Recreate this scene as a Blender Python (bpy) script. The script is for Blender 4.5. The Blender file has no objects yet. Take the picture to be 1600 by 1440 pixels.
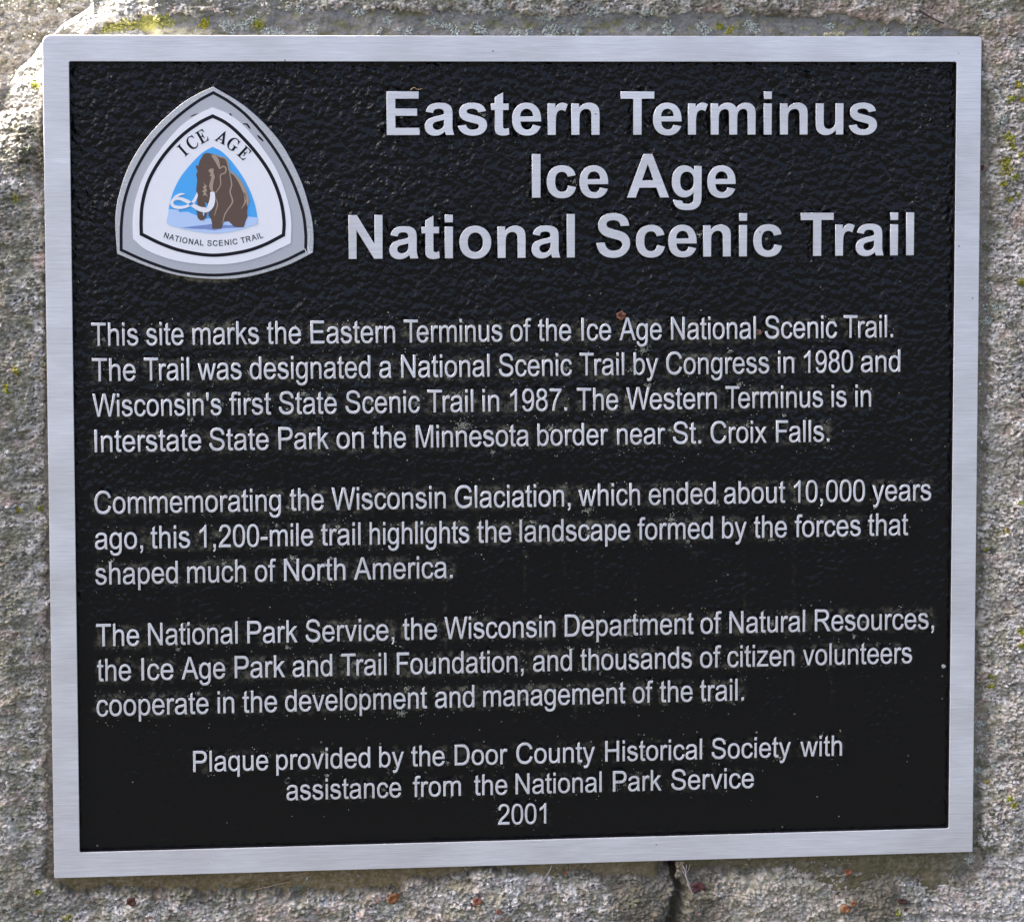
import bpy, math, random, re, mathutils
import numpy as np
from mathutils import Vector, Matrix

scene = bpy.context.scene
COL = scene.collection
# ---------------------------------------------------------------- place: the plaque leans back a little on its boulder
LEAN = math.radians(3.0)
PLACE = Matrix.Translation((0, 0, 1.0)) @ Matrix.Rotation(math.pi/2 - LEAN, 4, 'X')   # plaque frame: x right, y up its face, z out of it
W, H = 0.61, 0.5461                      # plaque, metres
# ---------------------------------------------------------------- camera
CAM = np.array([-0.122169, 0.217610, 1.437221])          # in the plaque's frame
RIGHT = np.array([0.9967078, -0.0015676, 0.0810625])
DOWN = np.array([-0.0064503, -0.9981771, 0.0600072])
FWD = np.array([0.0808206, -0.0603325, -0.9949010])
FOC = 3468.71
cd = bpy.data.cameras.new('camera'); cam = bpy.data.objects.new('camera', cd); COL.objects.link(cam)
cd.sensor_width = 36; cd.lens = FOC/1600*36; cd.shift_y = -0.2
cd.clip_start = 0.05; cd.clip_end = 200
mrot = Matrix([[RIGHT[i], -DOWN[i], -FWD[i]] for i in range(3)]).to_4x4()
cam.matrix_world = PLACE @ Matrix.Translation(CAM.tolist()) @ mrot
scene.camera = cam
# ---------------------------------------------------------------- sky and sun
SUN_LOCAL = Vector((-0.62, 0.77, -0.20)).normalized()    # from behind, above and left: the plaque's face is in open shade
sun_dir = (PLACE.to_3x3() @ SUN_LOCAL).normalized()
elev = math.asin(sun_dir.z); azim = math.atan2(sun_dir.x, sun_dir.y)
world = bpy.data.worlds.new('World'); scene.world = world; world.use_nodes = True
wn = world.node_tree.nodes; wl = world.node_tree.links
sky = wn.new('ShaderNodeTexSky'); sky.sky_type = 'NISHITA'; sky.sun_disc = False
sky.sun_elevation = elev; sky.sun_rotation = azim
sky.air_density = 0.5; sky.dust_density = 7.6; sky.ozone_density = 0.6
wl.new(sky.outputs[0], wn['Background'].inputs[0]); wn['Background'].inputs[1].default_value = 0.15
sd = bpy.data.lights.new('sun', 'SUN'); sd.energy = 5.0; sd.angle = math.radians(0.5); sd.color = (1.0, 0.965, 0.91)
sun = bpy.data.objects.new('sun', sd); COL.objects.link(sun)
sun.rotation_euler = (-sun_dir).to_track_quat('-Z', 'Y').to_euler()
sun.location = (0, 0, 5)
scene.view_settings.view_transform = 'Standard'; scene.view_settings.look = 'None'
scene.view_settings.exposure = 2.2; scene.view_settings.gamma = 1
scene.cycles.max_bounces = 6
# ---------------------------------------------------------------- lettering outlines (grotesque capitals, 1466 units high)
REG = {
"A":(1366,"M-3 0L560 1466H769L1369 0H1148L977 444H364L203 0ZM420 602H917L764 1008Q694 1193 660 1312Q632 1171 581 1032Z"),
"C":(1479,"M1204 514L1398 465Q1337 226 1178 100T790 -25Q548 -25 396 74T164 360T84 763Q84 985 172 1150T423 1403T795 1491Q1020 1491 1173 1376T1386 1054L1195 1009Q1143 1170 1043 1246T791 1322Q617 1322 500 1238T336 1014T288 764Q288 574 343 432T516 220T770 150Q938 150 1054 240T1204 514Z"),
"D":(1479,"M158 0V1466H663Q834 1466 924 1445Q1050 1416 1139 1340Q1255 1242 1312 1090T1370 741Q1370 574 1331 445T1231 231T1097 99T922 25T687 0ZM352 173H665Q810 173 892 200T1024 276Q1093 345 1131 461T1170 744Q1170 974 1094 1097T911 1263Q833 1293 660 1293H352Z"),
"E":(1366,"M162 0V1466H1222V1293H356V844H1167V672H356V173H1256V0Z"),
"F":(1251,"M168 0V1466H1157V1293H362V839H1050V666H362V0Z"),
"G":(1593,"M844 575V747L1465 748V204Q1322 90 1170 32T858 -25Q642 -25 465 67T199 335T109 726Q109 943 199 1130T460 1409T851 1491Q1011 1491 1140 1439T1343 1295T1453 1053L1278 1005Q1245 1116 1196 1179T1056 1281T852 1320Q719 1320 622 1279T465 1173T374 1028Q313 895 313 735Q313 541 380 410T574 215T847 152Q986 152 1118 205T1318 320V575Z"),
"H":(1479,"M164 0V1466H358V864H1120V1466H1314V0H1120V691H358V0Z"),
"I":(569,"M191 0V1466H385V0Z"),
"L":(1139,"M150 0V1466H344V173H1066V0Z"),
"M":(1706,"M152 0V1466H444L791 428Q839 283 861 211Q886 291 939 446L1290 1466H1551V0H1364V1227L938 0H763L339 1248V0Z"),
"N":(1479,"M156 0V1466H355L1125 315V1466H1311V0H1112L342 1152V0Z"),
"O":(1593,"M99 714Q99 1079 295 1285T801 1492Q1004 1492 1167 1395T1415 1124T1501 731Q1501 507 1410 330T1154 62T800 -25Q594 -25 431 74T185 345T99 714ZM299 711Q299 446 441 293T799 141Q1018 141 1159 295T1301 732Q1301 911 1240 1044T1063 1251T802 1325Q596 1325 447 1183T299 711Z"),
"P":(1366,"M158 0V1466H711Q857 1466 934 1452Q1042 1434 1115 1383T1232 1242T1277 1042Q1277 855 1158 725T728 596H352V0ZM352 769H731Q918 769 996 838T1075 1034Q1075 1125 1029 1190T907 1275Q859 1288 727 1293H352Z"),
"R":(1479,"M161 0V1466H811Q1007 1466 1109 1426T1272 1287T1333 1066Q1333 911 1232 804T922 669Q999 632 1039 596Q1124 518 1200 401L1455 0H1211L1017 307Q932 439 877 509T778 607T690 646Q657 653 582 653H357V0ZM357 821H772Q905 821 980 848T1094 936T1133 1066Q1133 1170 1057 1237T819 1304H357Z"),
"S":(1366,"M92 471L275 487Q288 377 335 306T483 192T708 149Q819 149 904 182T1030 272T1072 398Q1072 467 1032 518T900 605Q841 628 639 676T356 768Q251 823 199 904T148 1087Q148 1198 211 1294T395 1441T674 1491Q843 1491 972 1436T1170 1276T1244 1039L1058 1025Q1042 1170 951 1244T684 1318Q500 1318 416 1250T332 1088Q332 1005 392 951Q451 898 700 841T1042 743Q1154 691 1206 604T1259 403Q1259 290 1194 190T1008 34T731 -22Q512 -22 373 38T156 212T92 471Z"),
"T":(1251,"M531 0V1293H48V1466H1210V1293H725V0Z"),
"W":(1933,"M414 0L25 1466H224L447 505Q483 354 509 205Q565 440 575 476L854 1466H1088L1298 724Q1377 448 1412 205Q1440 344 1485 524L1715 1466H1910L1508 0H1321L1012 1117Q973 1257 966 1289Q943 1188 923 1117L612 0Z"),
"a":(1139,"M828 131Q728 46 635 11T437 -24Q262 -24 168 61T74 280Q74 358 109 422T202 526T332 585Q385 599 492 612Q710 638 813 674Q814 711 814 721Q814 831 763 876Q694 937 558 937Q431 937 370 892T281 735L105 759Q129 872 184 941T343 1048T584 1086Q720 1086 805 1054T930 973T986 851Q995 805 995 685V445Q995 194 1006 127T1052 0H864Q836 56 828 131ZM813 533Q715 493 519 465Q408 449 362 429T291 370T266 285Q266 213 320 165T480 117Q584 117 665 162T784 287Q813 350 813 473Z"),
"b":(1139,"M301 0H134V1466H314V943Q428 1086 605 1086Q703 1086 790 1046T934 935T1024 763T1057 550Q1057 276 921 126T596 -24Q407 -24 301 133ZM299 539Q299 347 351 262Q436 123 581 123Q699 123 785 225T871 531Q871 739 788 838T589 937Q471 937 385 834T299 539Z"),
"c":(1024,"M828 389L1005 366Q976 183 856 79T563 -24Q345 -24 212 118T80 527Q80 699 137 828T310 1021T564 1086Q737 1086 847 998T988 750L813 723Q788 830 724 884T571 938Q435 938 350 840T265 532Q265 318 347 221T561 124Q667 124 738 189T828 389Z"),
"d":(1139,"M824 0V134Q723 -24 527 -24Q400 -24 293 46T128 241T70 530Q70 693 124 825T288 1018T532 1086Q628 1086 703 1045T824 940V1466H1004V0ZM255 530Q255 326 341 225T544 124Q662 124 744 220T827 515Q827 733 743 835T536 937Q416 937 335 839T255 530Z"),
"e":(1139,"M862 342L1048 319Q1004 156 885 66T581 -24Q348 -24 211 119T75 522Q75 790 213 938T571 1086Q784 1086 919 941T1054 533Q1054 517 1053 485H261Q271 310 360 217T582 124Q681 124 751 176T862 342ZM271 633H864Q852 767 796 834Q710 938 573 938Q449 938 364 855T271 633Z"),
"f":(569,"M178 0V922H19V1062H178V1175Q178 1282 197 1334Q223 1404 288 1447T472 1491Q548 1491 640 1473L613 1316Q557 1326 507 1326Q425 1326 391 1291T357 1160V1062H564V922H357V0Z"),
"g":(1139,"M102 -88L277 -114Q288 -195 338 -232Q405 -282 521 -282Q646 -282 714 -232T806 -92Q820 -37 819 139Q701 0 525 0Q306 0 186 158T66 537Q66 689 121 817T280 1016T526 1086Q718 1086 842 931V1062H1008V144Q1008 -104 957 -207T797 -371T528 -431Q336 -431 218 -344T102 -88ZM251 550Q251 341 334 245T542 149Q666 149 750 244T834 544Q834 739 747 838T539 937Q419 937 335 839T251 550Z"),
"h":(1139,"M135 0V1466H315V940Q441 1086 633 1086Q751 1086 838 1039T962 911T1000 673V0H820V673Q820 806 762 868T601 930Q522 930 453 889T351 778T315 581V0Z"),
"i":(455,"M136 1259V1466H316V1259ZM136 0V1062H316V0Z"),
"k":(1024,"M136 0V1466H316V630L742 1062H975L569 668L1016 0H794L443 543L316 421V0Z"),
"l":(455,"M131 0V1466H311V0Z"),
"m":(1706,"M135 0V1062H296V913Q346 991 429 1038T618 1086Q736 1086 811 1037T918 900Q1044 1086 1246 1086Q1404 1086 1489 998T1574 729V0H1395V669Q1395 777 1377 824T1314 901T1206 930Q1094 930 1020 855T946 617V0H766V690Q766 810 722 870T578 930Q502 930 437 890T344 773T315 551V0Z"),
"n":(1139,"M135 0V1062H297V911Q414 1086 635 1086Q731 1086 811 1051T932 961T988 828Q998 779 998 656V0H818V649Q818 757 797 810T724 896T601 928Q486 928 400 855T315 580V0Z"),
"o":(1139,"M68 531Q68 826 232 968Q369 1086 566 1086Q785 1086 924 942T1063 546Q1063 341 1001 223T822 41T566 -24Q343 -24 205 119T68 531ZM253 531Q253 327 342 225T566 124Q700 124 789 226T878 537Q878 734 788 835T566 937Q431 937 342 836T253 531Z"),
"p":(1139,"M135 -407V1062H299V924Q357 1005 430 1045T607 1086Q743 1086 847 1016T1004 818T1057 538Q1057 375 998 244T828 44T593 -24Q507 -24 438 12T315 110V-407ZM298 525Q298 320 381 222T582 124Q702 124 787 225T873 540Q873 743 789 844T590 945Q474 945 386 837T298 525Z"),
"q":(1139,"M812 -407V113Q770 54 694 15T534 -24Q345 -24 208 127T72 541Q72 701 127 828T288 1020T519 1086Q717 1086 831 919V1062H993V-407ZM257 534Q257 329 343 226T549 124Q664 124 747 221T830 518Q830 730 742 837T537 944Q420 944 338 844T257 534Z"),
"r":(682,"M133 0V1062H295V901Q357 1014 409 1050T525 1086Q616 1086 710 1028L648 861Q582 900 516 900Q457 900 410 864T343 766Q313 671 313 556V0Z"),
"s":(1024,"M63 317L241 345Q256 238 324 181T516 124Q640 124 700 174T760 293Q760 354 707 389Q670 413 523 450Q325 500 248 536T132 637T93 781Q93 853 126 914T216 1017Q259 1049 333 1067T492 1086Q608 1086 693 1053T820 963T877 809L701 785Q690 858 639 898T498 938Q389 938 342 902T296 817Q296 785 315 760Q335 734 378 717Q402 708 523 675Q714 624 789 591T908 497T951 345Q951 245 892 156T724 22T476 -24Q312 -24 203 60T63 317Z"),
"t":(569,"M528 161L554 2Q478 -14 418 -14Q320 -14 266 17T190 98T168 311V922H36V1062H168V1325L347 1433V1062H528V922H347V301Q347 224 356 202T387 167T448 154Q484 154 528 161Z"),
"u":(1139,"M831 0V156Q707 -24 494 -24Q400 -24 318 12T197 102T142 236Q131 289 131 404V1062H311V473Q311 332 322 283Q339 212 394 171T530 131Q611 131 682 172T782 285T812 493V1062H992V0Z"),
"v":(1024,"M430 0L26 1062H216L444 426Q481 323 512 212Q536 296 579 414L815 1062H1000L598 0Z"),
"w":(1479,"M331 0L6 1062H192L361 449L424 221Q428 238 479 440L648 1062H833L992 446L1045 243L1106 448L1288 1062H1463L1131 0H944L775 636L734 817L519 0Z"),
"x":(1024,"M15 0L403 552L44 1062H269L432 813Q478 742 506 694Q550 760 587 811L766 1062H981L614 562L1009 0H788L570 330L512 419L233 0Z"),
"y":(1024,"M127 -409L107 -240Q166 -256 210 -256Q270 -256 306 -236T365 -180Q382 -153 420 -46Q425 -31 436 -2L33 1062H227L448 447Q491 330 525 201Q556 325 599 443L826 1062H1006L602 -18Q537 -193 501 -259Q453 -348 391 -389T243 -431Q191 -431 127 -409Z"),
"z":(1024,"M40 0V146L716 922Q601 916 513 916H80V1062H948V943L373 269L262 146Q383 155 489 155H980V0Z"),
"0":(1139,"M85 723Q85 983 138 1141T297 1386T563 1472Q688 1472 782 1421T938 1276T1031 1044T1064 723Q1064 465 1011 306T853 61T587 -25Q366 -25 240 116Q85 290 85 723ZM270 723Q270 345 358 234T574 123Q702 123 790 235T879 723Q879 1100 790 1212T572 1324Q444 1324 368 1216Q270 1075 270 723Z"),
"1":(1139,"M763 0H583V1147Q518 1085 412 1023T223 930V1104Q374 1175 487 1276T647 1472H763Z"),
"2":(1139,"M1031 173V0H62Q60 65 83 125Q120 224 201 320T437 542Q676 738 760 852T844 1069Q844 1176 767 1249T568 1323Q438 1323 360 1245T281 1029L96 1048Q115 1255 239 1363T572 1472Q783 1472 906 1355T1029 1065Q1029 977 993 892T873 713T594 453Q452 334 412 291T345 204L312 173Z"),
"7":(1139,"M97 1274V1447H1046V1307Q906 1158 768 911T556 403Q502 211 487 0H302Q306 172 366 389T540 812T820 1274Z"),
"8":(1139,"M362 795Q250 836 196 912T142 1094Q142 1254 257 1363T563 1472Q755 1472 872 1360T989 1089Q989 987 935 911T773 795Q908 751 978 653T1049 419Q1049 231 916 103T566 -25Q349 -25 216 103T83 424Q83 567 155 663T362 795ZM326 1100Q326 996 393 930T567 864Q671 864 737 929T804 1090Q804 1189 735 1256T565 1324Q462 1324 394 1258T326 1100ZM268 423Q268 346 304 274T413 162T568 123Q698 123 783 207T868 420Q868 552 780 637T562 723Q437 723 352 639T268 423Z"),
"9":(1139,"M112 339L285 355Q307 233 369 178T528 123Q611 123 673 161T776 262T843 432T870 653Q870 665 869 689Q815 603 721 549T519 496Q337 496 211 628T85 976Q85 1199 216 1335T546 1471Q689 1471 807 1394T987 1174T1049 737Q1049 441 985 266Q930 118 815 46T534 -25Q355 -25 243 70T112 339ZM849 985Q849 1139 767 1229T569 1319Q450 1319 361 1221T273 969Q273 829 357 741T566 654Q691 654 770 741T849 985Z"),
"'":(391,"M136 947L91 1221V1466H296V1221L253 947Z"),
",":(569,"M182 0V205H387V0Q387 -113 347 -182T220 -290L170 -213Q227 -188 254 -139T284 0Z"),
".":(569,"M186 0V205H391V0Z"),
"-":(682,"M65 440V621H618V440Z"),
}
BOLD = {
"A":(1479,"M1471 0H1149L1021 333H435L314 0H0L571 1466H884ZM926 580L724 1124L526 580Z"),
"E":(1366,"M149 0V1466H1236V1218H445V893H1181V646H445V247H1264V0Z"),
"I":(569,"M140 0V1466H436V0Z"),
"N":(1479,"M153 0V1466H441L1041 487V1466H1316V0H1019L428 956V0Z"),
"S":(1366,"M74 477L362 505Q388 360 467 292T682 224Q825 224 897 284T970 426Q970 478 939 514T833 578Q781 596 596 642Q358 701 262 787Q127 908 127 1082Q127 1194 190 1291T373 1440T661 1491Q930 1491 1067 1371T1208 1062L912 1049Q894 1155 835 1201T660 1248Q536 1248 466 1197Q421 1164 421 1109Q421 1059 463 1023Q517 978 725 929T1032 828T1188 685T1244 459Q1244 337 1176 230Q1110 125 985 52T677 -24Q404 -24 252 102T74 477Z"),
"T":(1251,"M478 0V1218H43V1466H1209V1218H774V0Z"),
"a":(1139,"M357 738L102 784Q145 938 250 1012T562 1086Q750 1086 842 1042T971 929T1009 683L1006 355Q1006 229 1018 169T1063 0H785Q774 28 758 83Q751 108 748 116Q676 46 594 11T419 -24Q255 -24 160 65T66 290Q66 380 109 450T229 558T446 633Q642 670 718 702V730Q718 811 678 845T527 880Q452 880 410 850T357 738ZM718 510Q664 492 547 467T394 418Q339 379 339 319Q339 260 383 217T495 174Q571 174 640 224Q691 262 707 317Q718 353 718 454Z"),
"c":(1139,"M1073 748L796 698Q782 781 732 823T604 865Q498 865 435 792T372 546Q372 355 436 276T609 197Q690 197 742 243T815 402L1091 355Q1048 165 926 71T599 -24Q361 -24 220 126T79 532Q79 795 221 940T605 1086Q803 1086 920 1001T1073 748Z"),
"e":(1139,"M762 338L1042 291Q988 137 871 56T580 -24Q303 -24 170 157Q65 302 65 523Q65 787 203 936T552 1086Q789 1086 926 929T1057 450H353Q356 322 422 251T588 180Q655 180 700 216T762 338ZM778 622Q775 747 713 812T563 877Q468 877 406 808T345 622Z"),
"g":(1251,"M121 -70L442 -109Q450 -165 479 -186Q519 -216 605 -216Q715 -216 770 -183Q807 -161 826 -112Q839 -77 839 17V172Q713 0 521 0Q307 0 182 181Q84 324 84 537Q84 804 212 945T532 1086Q729 1086 857 913V1062H1120V109Q1120 -79 1089 -172T1002 -318T858 -401T632 -431Q370 -431 260 -341T121 -70ZM372 553Q372 384 437 305T599 227Q702 227 773 307T844 546Q844 711 776 791T604 871Q503 871 437 792T372 553Z"),
"i":(569,"M147 1206V1466H428V1206ZM147 0V1062H428V0Z"),
"l":(569,"M147 0V1466H428V0Z"),
"m":(1821,"M126 1062H385V917Q524 1086 716 1086Q818 1086 893 1044T1016 917Q1086 1002 1167 1044T1340 1086Q1457 1086 1538 1038T1659 899Q1688 831 1688 679V0H1407V607Q1407 765 1378 811Q1339 871 1258 871Q1199 871 1147 835T1072 729T1049 510V0H768V582Q768 733 753 777T708 843T624 865Q560 865 508 830T433 730T407 514V0H126Z"),
"n":(1251,"M1113 0H832V542Q832 714 814 764T755 843T658 871Q585 871 527 831T447 725T426 481V0H145V1062H406V906Q545 1086 756 1086Q849 1086 926 1052T1042 967T1097 849T1113 660Z"),
"o":(1251,"M82 546Q82 686 151 817T346 1017T629 1086Q870 1086 1024 929T1178 534Q1178 293 1022 134T631 -24Q485 -24 352 42T151 235T82 546ZM370 531Q370 373 445 289T630 205Q740 205 814 289T889 533Q889 689 814 773T630 857Q520 857 445 773T370 531Z"),
"r":(797,"M416 0H135V1062H396V911Q463 1018 516 1052T638 1086Q734 1086 823 1033L736 788Q665 834 604 834Q545 834 504 801T439 684T416 328Z"),
"s":(1139,"M48 303L330 346Q348 264 403 221T557 179Q666 179 721 219Q758 247 758 294Q758 326 738 347Q717 367 644 384Q304 459 213 521Q87 607 87 760Q87 898 196 992T534 1086Q752 1086 858 1015T1004 805L739 756Q723 817 675 849T540 882Q429 882 381 851Q349 829 349 794Q349 764 377 743Q415 715 639 664T953 539Q1041 465 1041 333Q1041 189 918 83T557 -24Q339 -24 212 64T48 303Z"),
"t":(682,"M634 1062V838H442V410Q442 280 447 258T472 223T519 209Q559 209 635 237L659 19Q558 -24 431 -24Q353 -24 290 2T199 69T159 181Q161 227 161 367V838H32V1062H161V1273L443 1437V1062Z"),
"u":(1251,"M847 0V159Q789 74 694 25T495 -24Q388 -24 303 23T180 155T142 390V1062H423V574Q423 350 438 299T495 219T599 190Q672 190 730 230T809 329T831 575V1062H1112V0Z"),
# roman serif capitals of the round sticker
"sI":(797,"M60 0V60H120Q220 60 240 110Q250 140 250 220V1246Q250 1340 235 1365Q210 1406 120 1406H60V1466H740V1406H680Q580 1406 562 1360Q550 1330 550 1246V220Q550 125 565 100Q590 60 680 60H740V0Z"),
"sC":(1479,"M1340 1500V990H1290Q1250 1190 1130 1297T858 1404Q700 1404 590 1310T440 1060T398 740Q398 420 490 262T800 96Q940 96 1060 160T1300 380L1350 340Q1240 150 1090 60T730 -30Q420 -30 244 170T64 706Q64 930 164 1114T440 1398T824 1500Q980 1500 1150 1425Q1200 1400 1222 1400Q1268 1400 1290 1500Z"),
"sE":(1366,"M540 1388V790H568Q690 790 745 865T815 1090H870V400H815Q805 500 772 570T695 670T540 708V290Q540 170 550 142T590 98T690 80H770Q960 80 1075 170T1240 440H1293L1205 0H36V60H90Q160 60 195 85Q220 102 232 142Q240 170 240 290V1176Q240 1300 230 1335T185 1388Q150 1406 90 1406H36V1466H1200V1050H1147Q1120 1200 1062 1268T900 1366Q840 1388 680 1388Z"),
"sA":(1479,"M970 340H440L376 190Q344 116 344 80Q344 60 370 60H470V0H0V60Q70 60 110 100T220 290L750 1500H780L1310 250Q1380 90 1420 66Q1440 60 1479 60V0H840V60H900Q1010 60 1010 110Q1010 140 995 180ZM935 425L710 960L478 425Z"),
"sG":(1593,"M1360 1500V980H1305Q1240 1180 1110 1292T830 1404Q680 1404 580 1318T438 1080T398 740Q398 500 445 350T590 130T850 60Q950 60 1055 105V430Q1055 525 1042 552T990 600Q960 610 880 610H850V670H1550V610Q1460 605 1425 585T1370 530Q1355 500 1355 430V110Q1100 -30 838 -30Q500 -30 282 176T64 710Q64 1040 280 1270T830 1500Q1000 1500 1170 1425Q1215 1402 1238 1402Q1290 1402 1310 1500Z"),
}
def path_to_contours(d, n=5):
    toks = re.findall(r'[MLHVQTZ]|-?\d+', d)
    cs, cur, i, cmd = [], None, 0, None
    p = (0, 0); c = None
    def nx():
        nonlocal i
        v = int(toks[i]); i += 1
        return v
    def quad(a, b, e):
        for k in range(1, n+1):
            t = k/n
            cur.append(((1-t)**2*a[0]+2*t*(1-t)*b[0]+t*t*e[0], (1-t)**2*a[1]+2*t*(1-t)*b[1]+t*t*e[1]))
    while i < len(toks):
        if toks[i].isalpha():
            cmd = toks[i]; i += 1
            if cmd == 'Z':
                if abs(cur[0][0]-cur[-1][0])+abs(cur[0][1]-cur[-1][1]) < 1: cur.pop()
                cs.append(cur); cur = None
                continue
        if cmd == 'M': p = (nx(), nx()); cur = [p]; c = None; cmd = 'L'
        elif cmd == 'L': p = (nx(), nx()); cur.append(p); c = None
        elif cmd == 'H': p = (nx(), p[1]); cur.append(p); c = None
        elif cmd == 'V': p = (p[0], nx()); cur.append(p); c = None
        elif cmd == 'Q':
            b = (nx(), nx()); e = (nx(), nx()); quad(p, b, e); p, c = e, b
        elif cmd == 'T':
            b = (2*p[0]-c[0], 2*p[1]-c[1]) if c else p
            e = (nx(), nx()); quad(p, b, e); p, c = e, b
    return cs
def poly_mesh(contours, depth, bevel=0.0, offset=0.0, name='outline'):
    """closed 2-D outlines (holes inside) filled and extruded from z=-depth to z=0"""
    cu = bpy.data.curves.new(name, 'CURVE')
    cu.dimensions = '2D'; cu.fill_mode = 'BOTH'
    cu.extrude = max(depth/2-bevel, 1e-6); cu.bevel_depth = bevel; cu.bevel_resolution = 1; cu.offset = offset-bevel
    for c in contours:
        sp = cu.splines.new('POLY'); sp.points.add(len(c)-1)
        for q, (x, y) in zip(sp.points, c): q.co = (x, y, 0, 1)
        sp.use_cyclic_u = True
    ob = bpy.data.objects.new(name, cu)
    bpy.context.scene.collection.objects.link(ob)
    dg = bpy.context.evaluated_depsgraph_get()
    me = bpy.data.meshes.new_from_object(ob.evaluated_get(dg))
    bpy.data.objects.remove(ob); bpy.data.curves.remove(cu)
    me.transform(mathutils.Matrix.Translation((0, 0, -depth/2)))
    me.name = name
    return me
def glyph_mesh(tbl, ch, sx, sy, depth, bevel=0.0, offset=0.0):
    cs = [[(x*sx, y*sy) for x, y in c] for c in path_to_contours(tbl[ch][1])]
    return poly_mesh(cs, depth, bevel, offset, 'letter')

# ---------------------------------------------------------------- helpers
def at(px, py, z=0.0):
    """point of the plane z (plaque frame) seen at a pixel of the 1600x1440 photograph, used to read sizes off it"""
    d = FWD*FOC + RIGHT*(px-800) + DOWN*(py-400)
    k = (z-CAM[2])/d[2]
    return (CAM[0]+d[0]*k, CAM[1]+d[1]*k)
def link(name, me, parent=None, mat=None, loc=(0, 0, 0)):
    o = bpy.data.objects.new(name, me); COL.objects.link(o)
    if mat is not None and me is not None:
        me.materials.clear(); me.materials.append(mat)
    if parent is not None: o.parent = parent; o.location = loc
    else: o.matrix_world = PLACE @ Matrix.Translation(loc)
    return o
def tag(o, label, cat, group=None, kind=None):
    o['label'] = label; o['category'] = cat
    if group: o['group'] = group
    if kind: o['kind'] = kind
    return o
def grid_faces(nx, ny):
    i = np.arange(nx-1)[None, :] + nx*np.arange(ny-1)[:, None]
    return np.stack([i, i+1, i+1+nx, i+nx], -1).reshape(-1, 4)
def mesh_np(name, co, faces, smooth=True):
    me = bpy.data.meshes.new(name); n = faces.shape[1]
    me.vertices.add(len(co)); me.vertices.foreach_set('co', np.asarray(co, np.float32).ravel())
    me.loops.add(faces.size); me.loops.foreach_set('vertex_index', faces.ravel().astype(np.int32))
    me.polygons.add(len(faces)); me.polygons.foreach_set('loop_start', np.arange(0, faces.size, n, dtype=np.int32))
    me.update(calc_edges=True)
    if smooth: me.polygons.foreach_set('use_smooth', np.ones(len(faces), bool))
    return me
def set_col(me, name, rgb):
    a = me.color_attributes.new(name, 'FLOAT_COLOR', 'POINT')
    c = np.ones((len(me.vertices), 4), np.float32); c[:, :3] = rgb
    a.data.foreach_set('color', c.ravel())
def set_float(me, name, v):
    a = me.attributes.new(name, 'FLOAT', 'POINT'); a.data.foreach_set('value', np.asarray(v, np.float32))
def _h(ix, iy, seed):
    n = (ix.astype(np.int64)*374761393 + iy.astype(np.int64)*668265263 + seed*974634777) & 0xffffffff
    n = ((n ^ (n >> 13))*1274126177) & 0xffffffff
    n = ((n ^ (n >> 16))*2246822519) & 0xffffffff
    return (n ^ (n >> 15)) & 0xffff
def noise(x, y, seed=0):
    """gradient noise, about -1..1"""
    x0 = np.floor(x); y0 = np.floor(y); fx = x-x0; fy = y-y0
    u = fx*fx*fx*(fx*(fx*6-15)+10); v = fy*fy*fy*(fy*(fy*6-15)+10)
    def g(ox, oy):
        a = _h(x0+ox, y0+oy, seed)*(2*math.pi/65536)
        return np.cos(a)*(fx-ox)+np.sin(a)*(fy-oy)
    a, b, c, d = g(0, 0), g(1, 0), g(0, 1), g(1, 1)
    return ((a*(1-u)+b*u)*(1-v)+(c*(1-u)+d*u)*v)*1.5
def fbm(x, y, seed=0, octs=4, gain=0.5):
    s = 0; amp = 1; t = 0
    for k in range(octs):
        s = s+noise(x*2**k+k*17.3, y*2**k-k*9.1, seed+k)*amp; t += amp; amp *= gain
    return s/t*1.35
def cells(x, y, seed):
    """nearest jittered cell: distance and a random number per cell"""
    x0 = np.floor(x); y0 = np.floor(y); best = np.full(np.shape(x), 9.); rid = np.zeros(np.shape(x))
    for ox in (-1, 0, 1):
        for oy in (-1, 0, 1):
            h1 = _h(x0+ox, y0+oy, seed)/65536.; h2 = _h(x0+ox, y0+oy, seed+1)/65536.
            d = (x-x0-ox-h1)**2+(y-y0-oy-h2)**2; m = d < best
            best = np.where(m, d, best); rid = np.where(m, _h(x0+ox, y0+oy, seed+2)/65536., rid)
    return np.sqrt(best), rid
def sstep(a, b, x):
    t = np.clip((x-a)/(b-a), 0, 1); return t*t*(3-2*t)
def mixc(c, d, m):
    return c*(1-m[..., None])+np.asarray(d)*m[..., None]

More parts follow.
